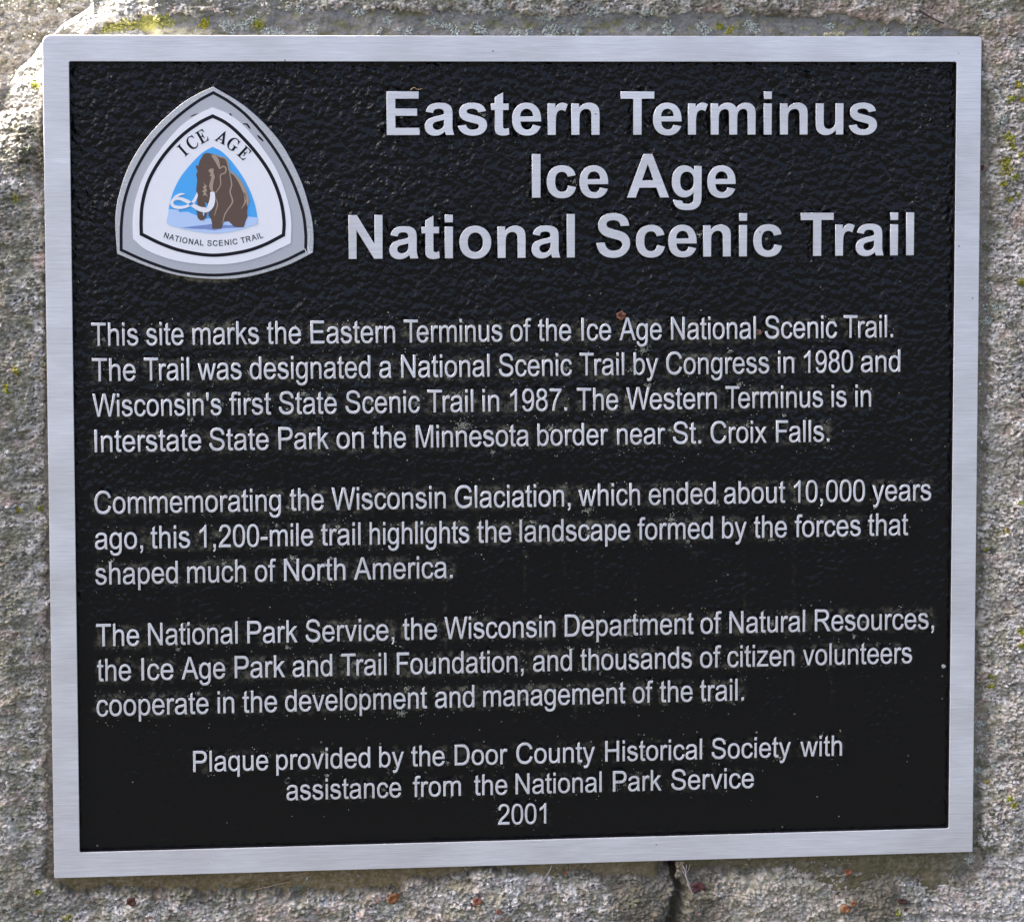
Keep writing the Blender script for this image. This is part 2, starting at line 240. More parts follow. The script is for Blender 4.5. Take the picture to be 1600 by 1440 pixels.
# ---------------------------------------------------------------- materials
def mat_new(name):
    m = bpy.data.materials.new(name); m.use_nodes = True
    nt = m.node_tree; return m, nt, nt.nodes, nt.links, nt.nodes['Principled BSDF']
def simple(name, rgb, rough=0.6, metallic=0.0, spec=0.5, var=0.06, scale=900, bump=0.0, bscale=1500):
    m, nt, N, L, b = mat_new(name)
    b.inputs['Roughness'].default_value = rough; b.inputs['Metallic'].default_value = metallic
    b.inputs['Specular IOR Level'].default_value = spec
    geo = N.new('ShaderNodeNewGeometry'); no = N.new('ShaderNodeTexNoise'); no.inputs['Scale'].default_value = scale
    no.inputs['Detail'].default_value = 4
    L.new(geo.outputs['Position'], no.inputs['Vector'])
    r = N.new('ShaderNodeValToRGB'); L.new(no.outputs['Fac'], r.inputs[0])
    r.color_ramp.elements[0].position = 0.3; r.color_ramp.elements[1].position = 0.7
    r.color_ramp.elements[0].color = [max(0, c*(1-var)) for c in rgb]+[1]
    r.color_ramp.elements[1].color = [min(1, c*(1+var)) for c in rgb]+[1]
    L.new(r.outputs[0], b.inputs['Base Color'])
    if bump:
        n2 = N.new('ShaderNodeTexNoise'); n2.inputs['Scale'].default_value = bscale; L.new(geo.outputs['Position'], n2.inputs['Vector'])
        bp = N.new('ShaderNodeBump'); bp.inputs['Strength'].default_value = 1; bp.inputs['Distance'].default_value = bump
        L.new(n2.outputs['Fac'], bp.inputs['Height']); L.new(bp.outputs[0], b.inputs['Normal'])
    return m
def vcol_mat(name, rough=0.85, bump=0.0003, bscale=1800, var=0.25):
    m, nt, N, L, b = mat_new(name)
    b.inputs['Roughness'].default_value = rough; b.inputs['Specular IOR Level'].default_value = 0.25
    vc = N.new('ShaderNodeVertexColor'); vc.layer_name = 'tint'
    geo = N.new('ShaderNodeNewGeometry'); no = N.new('ShaderNodeTexNoise'); no.inputs['Scale'].default_value = bscale
    no.inputs['Detail'].default_value = 3; L.new(geo.outputs['Position'], no.inputs['Vector'])
    mr = N.new('ShaderNodeMapRange'); mr.inputs['From Min'].default_value = .3; mr.inputs['From Max'].default_value = .7
    mr.inputs['To Min'].default_value = 1-var; mr.inputs['To Max'].default_value = 1+var
    L.new(no.outputs['Fac'], mr.inputs['Value'])
    vm = N.new('ShaderNodeVectorMath'); vm.operation = 'SCALE'; L.new(vc.outputs[0], vm.inputs[0]); L.new(mr.outputs[0], vm.inputs['Scale'])
    L.new(vm.outputs[0], b.inputs['Base Color'])
    bp = N.new('ShaderNodeBump'); bp.inputs['Strength'].default_value = 1; bp.inputs['Distance'].default_value = bump
    L.new(no.outputs['Fac'], bp.inputs['Height']); L.new(bp.outputs[0], b.inputs['Normal'])
    return m
def brushed(name):
    m, nt, N, L, b = mat_new(name)
    geo = N.new('ShaderNodeNewGeometry')
    def nz(sx, sz, detail=3):
        mp = N.new('ShaderNodeMapping'); mp.inputs['Scale'].default_value = (sx, sz, sz)
        L.new(geo.outputs['Position'], mp.inputs[0])
        n = N.new('ShaderNodeTexNoise'); n.inputs['Scale'].default_value = 1; n.inputs['Detail'].default_value = detail
        L.new(mp.outputs[0], n.inputs['Vector']); return n
    n1 = nz(70, 2600); n2 = nz(16, 800); n3 = nz(16, 30, 8)
    def mix(a, bb, op='ADD', v=None):
        k = N.new('ShaderNodeMath'); k.operation = op; L.new(a, k.inputs[0])
        if v is None: L.new(bb, k.inputs[1])
        else: k.inputs[1].default_value = v
        return k.outputs[0]
    s = mix(mix(n1.outputs['Fac'], None, 'MULTIPLY', .7), mix(n2.outputs['Fac'], None, 'MULTIPLY', .3))
    r = N.new('ShaderNodeValToRGB'); L.new(s, r.inputs[0])
    r.color_ramp.elements[0].position = .32; r.color_ramp.elements[0].color = (.68, .68, .69, 1)
    r.color_ramp.elements[1].position = .68; r.color_ramp.elements[1].color = (.90, .90, .90, 1)
    # light weathering film, broad and faint
    r2 = N.new('ShaderNodeValToRGB'); L.new(n3.outputs['Fac'], r2.inputs[0])
    r2.color_ramp.elements[0].position = .35; r2.color_ramp.elements[0].color = (.86, .855, .84, 1)
    r2.color_ramp.elements[1].position = .65; r2.color_ramp.elements[1].color = (1, 1, 1, 1)
    mx = N.new('ShaderNodeMix'); mx.data_type = 'RGBA'; mx.blend_type = 'MULTIPLY'; mx.inputs['Factor'].default_value = 1
    L.new(r.outputs[0], mx.inputs['A']); L.new(r2.outputs[0], mx.inputs['B'])
    # pin-head pits
    vo = N.new('ShaderNodeTexVoronoi'); vo.inputs['Scale'].default_value = 55; L.new(geo.outputs['Position'], vo.inputs['Vector'])
    ls = N.new('ShaderNodeMath'); ls.operation = 'LESS_THAN'; ls.inputs[1].default_value = 0.035; L.new(vo.outputs['Distance'], ls.inputs[0])
    m3 = N.new('ShaderNodeMix'); m3.data_type = 'RGBA'; L.new(mix(ls.outputs[0], None, 'MULTIPLY', .75), m3.inputs['Factor'])
    L.new(mx.outputs['Result'], m3.inputs['A']); m3.inputs['B'].default_value = (.16, .15, .14, 1)
    L.new(m3.outputs['Result'], b.inputs['Base Color'])
    b.inputs['Metallic'].default_value = .55; b.inputs['Roughness'].default_value = .5
    bp = N.new('ShaderNodeBump'); bp.inputs['Strength'].default_value = 1; bp.inputs['Distance'].default_value = .00006
    L.new(s, bp.inputs['Height']); L.new(bp.outputs[0], b.inputs['Normal'])
    return m
def enamel(name, field=True):
    m, nt, N, L, b = mat_new(name)
    geo = N.new('ShaderNodeNewGeometry')
    b.inputs['Base Color'].default_value = (.010, .010, .011, 1); b.inputs['Roughness'].default_value = .38
    b.inputs['Specular IOR Level'].default_value = .27
    wv = N.new('ShaderNodeTexNoise'); wv.inputs['Scale'].default_value = 190; wv.inputs['Detail'].default_value = 2; L.new(geo.outputs['Position'], wv.inputs['Vector'])
    ws_ = N.new('ShaderNodeVectorMath'); ws_.operation = 'MULTIPLY_ADD'; L.new(wv.outputs['Color'], ws_.inputs[0]); ws_.inputs[1].default_value = (.005,)*3; L.new(geo.outputs['Position'], ws_.inputs[2])
    n = N.new('ShaderNodeTexVoronoi'); n.feature = 'SMOOTH_F1'; n.inputs['Scale'].default_value = 235; n.inputs['Smoothness'].default_value = .6
    L.new(ws_.outputs[0], n.inputs['Vector'])
    iv = N.new('ShaderNodeMath'); iv.operation = 'MULTIPLY_ADD'; L.new(n.outputs['Distance'], iv.inputs[0]); iv.inputs[1].default_value = -1; L.new(wv.outputs['Fac'], iv.inputs[2])
    bp = N.new('ShaderNodeBump'); bp.inputs['Strength'].default_value = 1; bp.inputs['Distance'].default_value = .0022 if field else .0002
    if field:
        ra = N.new('ShaderNodeAttribute'); ra.attribute_name = 'relief'; L.new(ra.outputs['Fac'], bp.inputs['Strength'])
    L.new(iv.outputs[0], bp.inputs['Height']); L.new(bp.outputs[0], b.inputs['Normal'])
    if field:
        at_ = N.new('ShaderNodeAttribute'); at_.attribute_name = 'grime'
        nn = N.new('ShaderNodeTexNoise'); nn.inputs['Scale'].default_value = 260; nn.inputs['Detail'].default_value = 6; nn.inputs['Roughness'].default_value = .7
        L.new(geo.outputs['Position'], nn.inputs['Vector'])
        def M2(op, a, c):
            k = N.new('ShaderNodeMath'); k.operation = op
            for q, v in zip(k.inputs, (a, c)):
                if isinstance(v, (int, float)): q.default_value = v
                else: L.new(v, q)
            k.use_clamp = op == 'MULTIPLY'
            return k.outputs[0]
        mr = N.new('ShaderNodeMapRange'); mr.inputs['From Min'].default_value = .52; mr.inputs['From Max'].default_value = .68
        L.new(M2('ADD', nn.outputs['Fac'], M2('MULTIPLY', at_.outputs['Fac'], .12)), mr.inputs['Value'])
        fac = M2('MULTIPLY', M2('MULTIPLY', mr.outputs[0], at_.outputs['Fac']), .55)
        # pale dust specks over the whole field
        vo = N.new('ShaderNodeTexVoronoi'); vo.inputs['Scale'].default_value = 130; L.new(geo.outputs['Position'], vo.inputs['Vector'])
        vr = N.new('ShaderNodeSeparateColor'); L.new(vo.outputs['Color'], vr.inputs[0])
        thr = M2('MULTIPLY', M2('GREATER_THAN', vr.outputs[0], .86), .085)
        sp = M2('MULTIPLY', M2('LESS_THAN', vo.outputs['Distance'], thr), .5)
        mx = N.new('ShaderNodeMix'); mx.data_type = 'RGBA'; L.new(M2('MAXIMUM', fac, sp), mx.inputs['Factor'])
        mx.inputs['A'].default_value = (.004, .004, .0045, 1); mx.inputs['B'].default_value = (.31, .28, .19, 1)
        L.new(mx.outputs['Result'], b.inputs['Base Color'])
        rr = N.new('ShaderNodeMapRange'); rr.inputs['To Min'].default_value = .22; rr.inputs['To Max'].default_value = .8
        L.new(M2('MULTIPLY', at_.outputs['Fac'], .5), rr.inputs['Value']); L.new(rr.outputs[0], b.inputs['Roughness'])
    return m
M_ALU = brushed('brushed_aluminium')
M_FIELD = enamel('black_hammered_enamel')
M_SIDE = enamel('black_enamel_edges', False)
M_ROCK = vcol_mat('lichened_granite', bump=.0005, bscale=1500, var=.25)
M_MORTAR = vcol_mat('weathered_mortar', bump=.0003, bscale=900, var=.14)
M_LICHEN = vcol_mat('lichen_lobes', bump=.0002, bscale=2500, var=.25)
M_LEAF = vcol_mat('dry_leaf', rough=.6, bump=.0002, bscale=1200, var=.25)

# ---------------------------------------------------------------- boulder
PX = 0.0004155                                   # one photograph pixel on the plaque, metres
def photo(x, y):
    """photograph coordinates (pixels) of points on the plaque's plane"""
    dx, dy, dz = x-CAM[0], y-CAM[1], -CAM[2]
    w_ = dx*FWD[0]+dy*FWD[1]+dz*FWD[2]
    return 800+FOC*(dx*RIGHT[0]+dy*RIGHT[1]+dz*RIGHT[2])/w_, 400+FOC*(dx*DOWN[0]+dy*DOWN[1]+dz*DOWN[2])/w_
def blob(ix, iy, cx, cy, rx, ry=None):
    ry = ry or rx
    return np.exp(-(((ix-cx)/rx)**2+((iy-cy)/ry)**2))
def seg_d(ix, iy, x0, y0, x1, y1):
    t = np.clip(((ix-x0)*(x1-x0)+(iy-y0)*(y1-y0))/((x1-x0)**2+(y1-y0)**2), 0, 1)
    return np.hypot(ix-x0-t*(x1-x0), iy-y0-t*(y1-y0))
def recess(ix, iy):
    """half-width in pixels of the worked recess that the mortar fills round the plaque, per side"""
    n = 8*noise(ix/37, iy/37, 71)+6*noise(ix/14, iy/14, 72)+3*noise(ix/5, iy/5, 73)
    top = 6+np.interp(ix, [130, 190, 260, 330, 420, 560, 700, 900, 1100, 1300, 1380, 1460], [0, 16, 20, 22, 24, 32, 30, 20, 24, 26, 20, 0])
    bot = np.interp(ix, [70, 110, 200, 330, 480, 570, 640, 760, 860, 1010, 1150, 1290, 1400, 1520, 1560], [0, 24, 20, 32, 36, 30, 26, 5, 10, 28, 14, 20, 34, 40, 14])
    rgt = np.interp(iy, [80, 120, 180, 300, 420, 520, 700, 800, 950, 1060, 1130, 1190, 1240, 1340, 1390], [0, 6, 18, 20, 18, 20, 18, 13, 8, 6, 26, 30, 12, 16, 22])
    lft = np.interp(iy, [130, 200, 260, 420, 480, 580, 800, 1000, 1200, 1380], [0, 4, 8, 0, 6, 4, 4, 6, 10, 8])
    return n, top, bot, rgt, lft
def rock_height(x, y):
    """height of the boulder's surface (metres, plaque frame) above the plaque's face"""
    u, v = x/PX, y/PX
    ix, iy = photo(x, y)
    hx, hy = W/2/PX, H/2/PX
    dxr, dxl, dyt, dyb = u-hx, -u-hx, v-hy, -v-hy
    n, top, bot, rgt, lft = recess(ix, iy)
    e = np.full_like(u, -1e3)                     # distance beyond the recess edge
    for d, w_ in ((dxr, rgt), (dxl, lft), (dyt, top), (dyb, bot)):
        e = np.maximum(e, d-w_-n)
    big = 10*fbm(u/260, v/260, 3, 2)+7*fbm(u/90, v/70, 5, 2)
    mid = 5.0*fbm(u/34, v/22, 11, 3)
    ridg = 1-np.abs(noise(u/15, v/7.0, 21)); ridg2 = 1-np.abs(noise(u/7.5, v/4.4, 25))
    fine = 4.2*(ridg-.65)+3.6*(ridg2-.65)+3.4*noise(u/5.6, v/3.6, 31)+1.9*noise(u/3.2, v/2.6, 33)
    cd_, cr_ = cells(u/5.2+.5*noise(u/9, v/9, 35), v/3.5+.5*noise(u/8, v/8, 36), 140)
    fine = fine*.62+(cr_-.5)*4.2-2.6*cd_
    crust = sstep(-.1, .5, fbm(u/45, v/35, 41, 3))*(.4+.6*sstep(200, 60, iy)+.5*sstep(90, 30, ix))
    fine = fine+crust*(2.2*noise(u/6.5, v/6, 43)+1.2)
    lift = sstep(-5, 9, e)
    far = sstep(0, 150, np.maximum(np.abs(u-10)-860, np.abs(v)-790))
    fine = fine*(1-far); mid = mid*(1-far)
    z = -32+lift*(19+np.clip(e, 0, 60)*.16)+(big+mid)*(.25+.75*lift)+fine*(.6+.4*lift)
    # deep crevice under the lower edge
    cr = np.minimum(seg_d(ix, iy, 1052, 1352, 1064, 1395), seg_d(ix, iy, 1064, 1395, 1046, 1470))
    z = z-46*np.exp(-(cr/(np.interp(iy, [1350, 1385, 1440], [4, 7, 11])+4*noise(u/16, v/13, 51)+4*noise(u/6, v/5, 52)))**2)*(iy > 1340)
    # stepped ledges low on the right
    z = z-7*sstep(.25, .42, noise((ix-iy*.3)/120, iy/14, 61))*sstep(1350, 1380, iy)*sstep(1100, 1180, ix)
    # small ledge lines, left
    z = z-6*sstep(.3, .5, noise(ix/90, iy/18, 63))*sstep(60, 30, ix)
    # the upper left shoulder rounds away towards the sun, and behind it stands a lower face of the rock
    cx, cy = 345., 345.
    r = np.hypot(ix-cx, iy-cy)+5*noise(u/40, v/40, 65)
    wt = np.where((ix < cx) & (iy < cy), 1., np.where(ix >= cx, np.exp(-((ix-cx)/260)**2), np.exp(-((iy-cy)/120)**2)))
    wt = wt*np.where(iy > 150, np.exp(-((iy-150)/140)**2), 1.)
    r2_ = np.where(ix >= cx, cy-iy, np.where(iy >= cy, cx-ix, r))
    r2_ = np.where((ix < cx) & (iy < cy), r, r2_)
    a = np.clip(r2_-298, 0, None)
    z = z-wt*np.where(a < 95, .0045*a*a, .0045*9025+(a-95)*1.5)
    beyond = sstep(399, 412, r2_)*((ix < cx+60) & (iy < cy))
    ledge = 8*noise(u/60, v/45, 67)+9*np.abs(noise(u/28, v/20, 68))
    z = np.where((a > 0) & (beyond > 0), z*(1-beyond)+beyond*(-185+ledge+fine*1.4+mid*1.2), z)
    # away from the picture the boulder rounds off on every side
    z = z+far*(26*fbm(u/190, v/160, 81, 4)+9*fbm(u/60, v/60, 83, 2))
    out = np.hypot(np.maximum(0, np.abs(u)-880), np.maximum(0, np.abs(v)-820))
    z = z-out*out*.00085
    return z*PX, ix, iy, e, crust
def rock_colour(x, y, ix, iy, e, crust):
    u, v = x/PX, y/PX
    g1 = noise(u/4.5, v/2.6, 101); g2 = noise(u/2.4, v/2.0, 102); g3 = fbm(u/30, v/18, 103, 3); g4 = fbm(u/110, v/80, 104, 3)
    c = np.ones(u.shape+(3,))*np.array([.49, .46, .41])
    _, k1 = cells(u/5.2+.5*noise(u/9, v/9, 35), v/3.5+.5*noise(u/8, v/8, 36), 140)
    _, k2 = cells(u/3.1+.4*noise(u/6, v/6, 37), v/2.4, 150)
    rich = .5+.22*g3+.15*g4
    c = mixc(c, (.74, .73, .71), (k1 > rich+.06)*.75)
    c = mixc(c, (.13, .125, .115), (k1 < .17+.08*g3)*.85)
    c = mixc(c, (.88, .87, .86), (k2 > .80)*.6)
    c = mixc(c, (.055, .052, .05), (k2 < .17-.06*g3)*.85)
    c = mixc(c, (.50, .36, .29), ((k2 > .36) & (k2 < .42))*.6)
    pink = sstep(.05, .5, fbm(u/55, v/40, 107, 3)+.9*blob(ix, iy, 440, 1430, 60, 25)+.6*blob(ix, iy, 1530, 60, 90, 50)+.3*(iy < 60)*(ix > 1100)-.1)
    c = mixc(c, (.55, .40, .33), pink*.55)
    # olive algae and dark lichen film, by place and by patches
    ol = fbm(u/26, v/20, 109, 4)
    zone = .15+.55*sstep(95, 20, ix)*sstep(120, 400, iy)+.3*sstep(1330, 1390, iy)*(ix < 1450)+.35*sstep(1600, 1535, ix)*(ix > 1500)+.25*(iy < 70)
    oliv = sstep(.25, .8, ol*1.1+zone)
    c = mixc(c, (.235, .235, .15), oliv*.66)
    pale = sstep(.1, .6, fbm(u/20, v/16, 111, 3)+.5*noise(u/5, v/5, 112))*(.45+.4*(iy < 60)*(ix < 1000)+.2*(ix > 1560))
    c = mixc(c, (.60, .62, .585), pale*.7)
    rust = sstep(.55, .75, fbm(u/22, v/15, 117, 3)+.15*(iy > 1340))
    c = mixc(c, (.30, .17, .10), rust*.5)
    c = mixc(c, (.30, .285, .235), sstep(.0, .75, g4)*.5)
    c = mixc(c, (.66, .64, .60), sstep(.1, .8, -g4)*.35)
    c = mixc(c, (.40, .36, .26), (iy > 1345)*sstep(1080, 1130, ix)*sstep(1420, 1330, ix)*.35)
    c = mixc(c, (.76, .76, .77), (iy > 1340)*sstep(1440, 1520, ix+.4*(iy-1400))*sstep(-.5, .3, g1)*.45)
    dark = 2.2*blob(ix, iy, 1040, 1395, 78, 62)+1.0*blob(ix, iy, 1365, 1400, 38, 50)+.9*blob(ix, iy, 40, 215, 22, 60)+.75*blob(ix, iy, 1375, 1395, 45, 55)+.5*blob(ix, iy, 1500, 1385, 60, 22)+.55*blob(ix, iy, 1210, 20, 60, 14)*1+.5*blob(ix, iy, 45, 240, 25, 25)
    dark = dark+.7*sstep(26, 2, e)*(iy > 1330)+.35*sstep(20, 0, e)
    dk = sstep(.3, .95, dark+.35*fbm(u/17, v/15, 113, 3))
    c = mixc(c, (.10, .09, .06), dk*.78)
    c = mixc(c, (.74, .74, .71), sstep(.35, .9, np.clip(1.25-np.hypot(ix-90, iy-60)/230, 0, 1)+.3*g3)*.5)  # pale lichen zone, colour also lightened to make the sunlit upper left corner whiter
    ol2 = fbm(u/38, v/26, 131, 4)
    c = mixc(c, (.26, .255, .165), sstep(.12, .5, ol2)*(.38+.2*(ix < 90)))
    c = mixc(c, (.15, .155, .12), sstep(.2, .55, fbm(u/19, v/14, 133, 3)-.1)*.45)
    c = mixc(c, (.62, .565, .48), sstep(.2, .6, -ol2)*.3)
    line_ = sstep(.80, .95, 1-np.abs(noise(u/11+.3*noise(u/20, v/20, 125), v/3.2, 127)))*sstep(-.2, .3, noise(u/30, v/20, 129))
    c = mixc(c, (.09, .085, .07), line_*.6)
    c = c*(1+.22*fbm(u/60, v/45, 121, 3)+.12*noise(u/11, v/8, 123))[..., None]*np.array([1.05, 1.0, .94])
    far = sstep(0, 150, np.maximum(np.abs(u-10)-860, np.abs(v)-790))
    c = mixc(c, (.30, .295, .27), far)*(1+far*.35*fbm(u/120, v/120, 135, 3))[..., None]
    return np.clip(c, .02, .85)
def axis(lo, hi, step, far):
    a = list(np.arange(lo, hi, step)); b = []; s = step; p = lo
    while p > -far: s *= 1.16; p -= s; b.append(p)
    c = []; s = step; p = a[-1]
    while p < far: s *= 1.16; p += s; c.append(p)
    return np.array(b[::-1]+a+c)
x0, y1 = at(-14, -14); x1, y0 = at(1616, 1456)
xs = axis(x0-.010, x1+.010, 1.45*PX, .95); ys = axis(y0-.010, y1+.010, 1.45*PX, 1.12)
ys = ys[ys < .8]
GX, GY = np.meshgrid(xs, ys)
Z, IX, IY, E_, CR = rock_height(GX.ravel(), GY.ravel())
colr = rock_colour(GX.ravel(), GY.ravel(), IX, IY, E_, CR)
faces = grid_faces(len(xs), len(ys))
fx = GX.ravel()[faces].mean(1); fy = GY.ravel()[faces].mean(1)
faces = faces[~((np.abs(fx) < W/2-.012) & (np.abs(fy) < H/2-.012))]       # nothing is built behind the plaque
used = np.zeros(GX.size, bool); used[faces.ravel()] = True
idx = np.cumsum(used)-1
co = np.stack([GX.ravel(), GY.ravel(), Z], 1)
co, cl, fc = co[used], colr[used], idx[faces]
hx_, hy_ = W/2-.010, H/2-.010; m0 = len(co)                       # the rock closed behind the plaque
co = np.concatenate([co, [(-hx_, -hy_, -.016), (hx_, -hy_, -.016), (hx_, hy_, -.016), (-hx_, hy_, -.016)]]); cl = np.concatenate([cl, np.full((4, 3), .3)])
fc = np.concatenate([fc, [[m0, m0+1, m0+2, m0+3]]])
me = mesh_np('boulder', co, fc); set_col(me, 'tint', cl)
boulder = bpy.data.objects.new('boulder', None); COL.objects.link(boulder); boulder.matrix_world = PLACE.copy()
tag(boulder, 'rough grey lichen-covered granite boulder carrying the plaque', 'boulder')
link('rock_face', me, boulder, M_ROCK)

# mortar bed round the plaque: smooth sheet that the rock's recess cuts off with its own uneven edge
def mortar_height(x, y):
    u, v = x/PX, y/PX
    ix, iy = photo(x, y)
    d = np.maximum(np.maximum(np.abs(u)-W/2/PX, 0), np.maximum(np.abs(v)-H/2/PX, 0))
    z = -20-d*.04+3.4*fbm(u/60, v/45, 201, 3)+1.9*fbm(u/16, v/11, 203, 3)+.9*noise(u/5, v/4, 205)
    z = z+sstep(.05, .5, fbm(u/22, v/18, 209, 3))*(1.8+2.2*noise(u/4.5, v/4, 210))*np.where(ix > 1520, 1.5, 1)*np.where(iy > 100, 1., .4)
    lay = sstep(.0, .06, noise(ix/90, iy/40, 207)+.12)*(iy > 1320)
    z = z-26*sstep(250, 190, ix)*sstep(140, 90, iy)-26*sstep(470, 420, iy)*sstep(130, 90, ix)
    return (z+2.0*lay-60*np.exp(-(np.minimum(seg_d(ix, iy, 1052, 1362, 1064, 1395), seg_d(ix, iy, 1064, 1395, 1046, 1470))/15)**2))*PX
def mortar_colour(x, y):
    u, v = x/PX, y/PX; ix, iy = photo(x, y)
    g = fbm(u/28, v/18, 211, 4); g2 = fbm(u/8, v/6, 213, 3)
    c = np.ones(u.shape+(3,))*np.array([.20, .197, .185])
    c = mixc(c, (.25, .25, .24), sstep(-.2, .5, g)*(iy < 100))
    c = mixc(c, (.50, .46, .32), sstep(.2, .9, blob(ix, iy, 275, 50, 60, 7)*1.3))
    c = mixc(c, (.16, .165, .075), sstep(.0, .6, -g+.2*g2-.05)*(.95*(iy < 100)+.45*(iy > 1300)))
    c = mixc(c, (.085, .085, .055), sstep(.1, .6, fbm(u/20, v/9, 219, 3))*.7*(iy < 100))
    c = mixc(c, (.34, .33, .10), sstep(.35, .7, fbm(u/17, v/9, 221, 3))*.7*(iy < 100))
    c = mixc(c, (.43, .41, .08), sstep(.35, .8, blob(ix, iy, 215, 38, 52, 13)+.35*g))
    c = mixc(c, (.185, .135, .055), (iy > 1300)*sstep(1520, 1440, ix)*(.95-.15*sstep(700, 1000, ix)))
    c = mixc(c, (.27, .215, .12), (iy > 1300)*sstep(.0, .6, g+.4*g2)*.6)
    c = mixc(c, (.10, .092, .045), (iy > 1300)*sstep(1000, 1120, ix)*.6)
    c = mixc(c, (.22, .19, .155), (ix > 1520)*(.75+.2*g))
    c = mixc(c, (.19, .20, .13), (ix > 1520)*sstep(.0, .4, fbm(u/14, v/20, 215, 3))*.7)
    c = mixc(c, (.15, .135, .11), (ix < 90)*(iy > 150)*.7)
    c = mixc(c, (.06, .055, .04), sstep(.2, .55, g2)*.5)
    c = mixc(c, (.28, .17, .09), sstep(.5, .8, g2-g*.3)*.4*(iy > 1300))
    rk = rock_colour(x, y, ix, iy, np.full_like(u, 30.), np.zeros_like(u))*np.array([.62, .58, .50])
    m_ = ((ix > 1520)*.62+(iy < 100)*.3+(iy > 1320)*.25+(ix < 100)*.5)*sstep(-.5, .3, g2)
    c = c*(1-m_[..., None])+rk*m_[..., None]
    c = c*(1+.28*g2+.22*noise(u/4, v/3.5, 217))[..., None]
    return np.clip(c, .02, .8)
mx_ = np.arange(-W/2-.036, W/2+.036, 1.9*PX); my_ = np.arange(-H/2-.036, H/2+.036, 1.9*PX)
MX, MY = np.meshgrid(mx_, my_); mz = mortar_height(MX.ravel(), MY.ravel())
mf = grid_faces(len(mx_), len(my_))
fx = MX.ravel()[mf].mean(1); fy = MY.ravel()[mf].mean(1)
mf = mf[~((np.abs(fx) < W/2-.012) & (np.abs(fy) < H/2-.012)) & ~((fx < -W/2+.03) & (fy > H/2-.03))]
used = np.zeros(MX.size, bool); used[mf.ravel()] = True; idx = np.cumsum(used)-1
co = np.stack([MX.ravel(), MY.ravel(), mz], 1)
me = mesh_np('mortar', co[used], idx[mf]); set_col(me, 'tint', mortar_colour(MX.ravel(), MY.ravel())[used])
link('mortar', me, boulder, M_MORTAR)
def surface(x, y):
    x = np.atleast_1d(np.asarray(x, float)); y = np.atleast_1d(np.asarray(y, float))
    zr = rock_height(x, y)[0]
    return np.where((np.abs(x) < W/2+.034) & (np.abs(y) < H/2+.034), np.maximum(zr, mortar_height(x, y)), zr)

# ground that the boulder stands on
M_GROUND = simple('dry_grass_and_soil', (.036, .038, .037), .95, var=.35, scale=9, spec=0)
gx_ = np.linspace(-60, 60, 61); GA, GB = np.meshgrid(gx_, gx_)
gme = mesh_np('ground', np.stack([GA.ravel(), GB.ravel(), .02*noise(GA.ravel()/3, GB.ravel()/3, 900)], 1), grid_faces(61, 61))
gme.materials.append(M_GROUND); go = bpy.data.objects.new('ground', gme); COL.objects.link(go); go['kind'] = 'structure'
# lichens: thin curled flakes, six-sided, each a little crooked
def flakes(name, cx, cy, size, tint, rng, curl=.45, elong=None, ang=None, zfun=surface, lift=.0):
    n = len(cx); k = 7
    a = (np.arange(k)/k*2*math.pi)[None, :]+rng.uniform(0, 6.28, n)[:, None]
    rr = size[:, None]*(.55+.6*rng.random((n, k)))
    X, Y = np.cos(a)*rr, np.sin(a)*rr
    if ang is not None:
        X = X*elong[:, None]; ca, sa = np.cos(ang)[:, None], np.sin(ang)[:, None]; X, Y = X*ca-Y*sa, X*sa+Y*ca
    tilt = rng.normal(0, .35, (n, 2))
    zc = zfun(cx, cy)+size*lift
    Zr = zc[:, None]+X*tilt[:, :1]+Y*tilt[:, 1:]+size[:, None]*curl*(rng.random((n, k))-.15)
    top = np.stack([cx[:, None]+X, cy[:, None]+Y, Zr], -1)
    cen = np.stack([cx, cy, zc+size*.12], -1)[:, None]
    low = np.stack([cx, cy, zc-size*.9], -1)[:, None]
    co = np.concatenate([cen, low, top], 1).reshape(-1, 3)
    j = np.arange(k); f1 = np.stack([np.zeros(k, int), 2+j, 2+(j+1) % k], 1); f2 = np.stack([np.ones(k, int), 2+(j+1) % k, 2+j], 1)
    f = (np.concatenate([f1, f2])[None]+(np.arange(n)*(k+2))[:, None, None]).reshape(-1, 3)
    me = mesh_np(name, co, f, smooth=False)
    set_col(me, 'tint', np.repeat(np.clip(tint, 0, .85), k+2, 0))
    return me
rng = np.random.default_rng(7)
# crust of countless small lobes over the rock, denser above and to the left
N = 110000
px_ = rng.uniform(-20, 1620, N); py_ = rng.uniform(-20, 1460, N)
lx, ly = at(px_, py_) if False else (None, None)
dd = FWD[None]*FOC+RIGHT[None]*(px_-800)[:, None]+DOWN[None]*(py_-400)[:, None]
kk = (-.006-CAM[2])/dd[:, 2]; lx = CAM[0]+dd[:, 0]*kk; ly = CAM[1]+dd[:, 1]*kk
zz, jx, jy, ee, cc = rock_height(lx, ly)
dens = .02+.55*cc+.35*(jy < 60)*(jx < 1350)+.12*(jx < 90)
dens = np.where(jy > 1330, dens*.45, dens); dens = np.where(ee < 3, np.where(jx > 1525, .55, np.where(jy > 1340, .16, .04)), dens)
dens *= sstep(-.1, .35, fbm(lx/PX/25, ly/PX/20, 301, 3))
keep = (rng.random(N) < dens)
keep &= ~((np.abs(lx) < W/2+.0005) & (np.abs(ly) < H/2+.0005))
lx, ly, jx, jy = lx[keep], ly[keep], jx[keep], jy[keep]; n = len(lx)
base = np.ones((n, 3))*np.array([.50, .52, .475])
base = mixc(base, (.27, .275, .19), (rng.random(n) < .30+.25*(jx < 90))*1.)
base = mixc(base, (.68, .68, .66), (rng.random(n) < .25)*1.)
base = mixc(base, (.13, .13, .10), (rng.random(n) < .10)*1.)
base *= rng.uniform(.75, 1.15, (n, 1))*np.array([1.04, 1.0, .94])
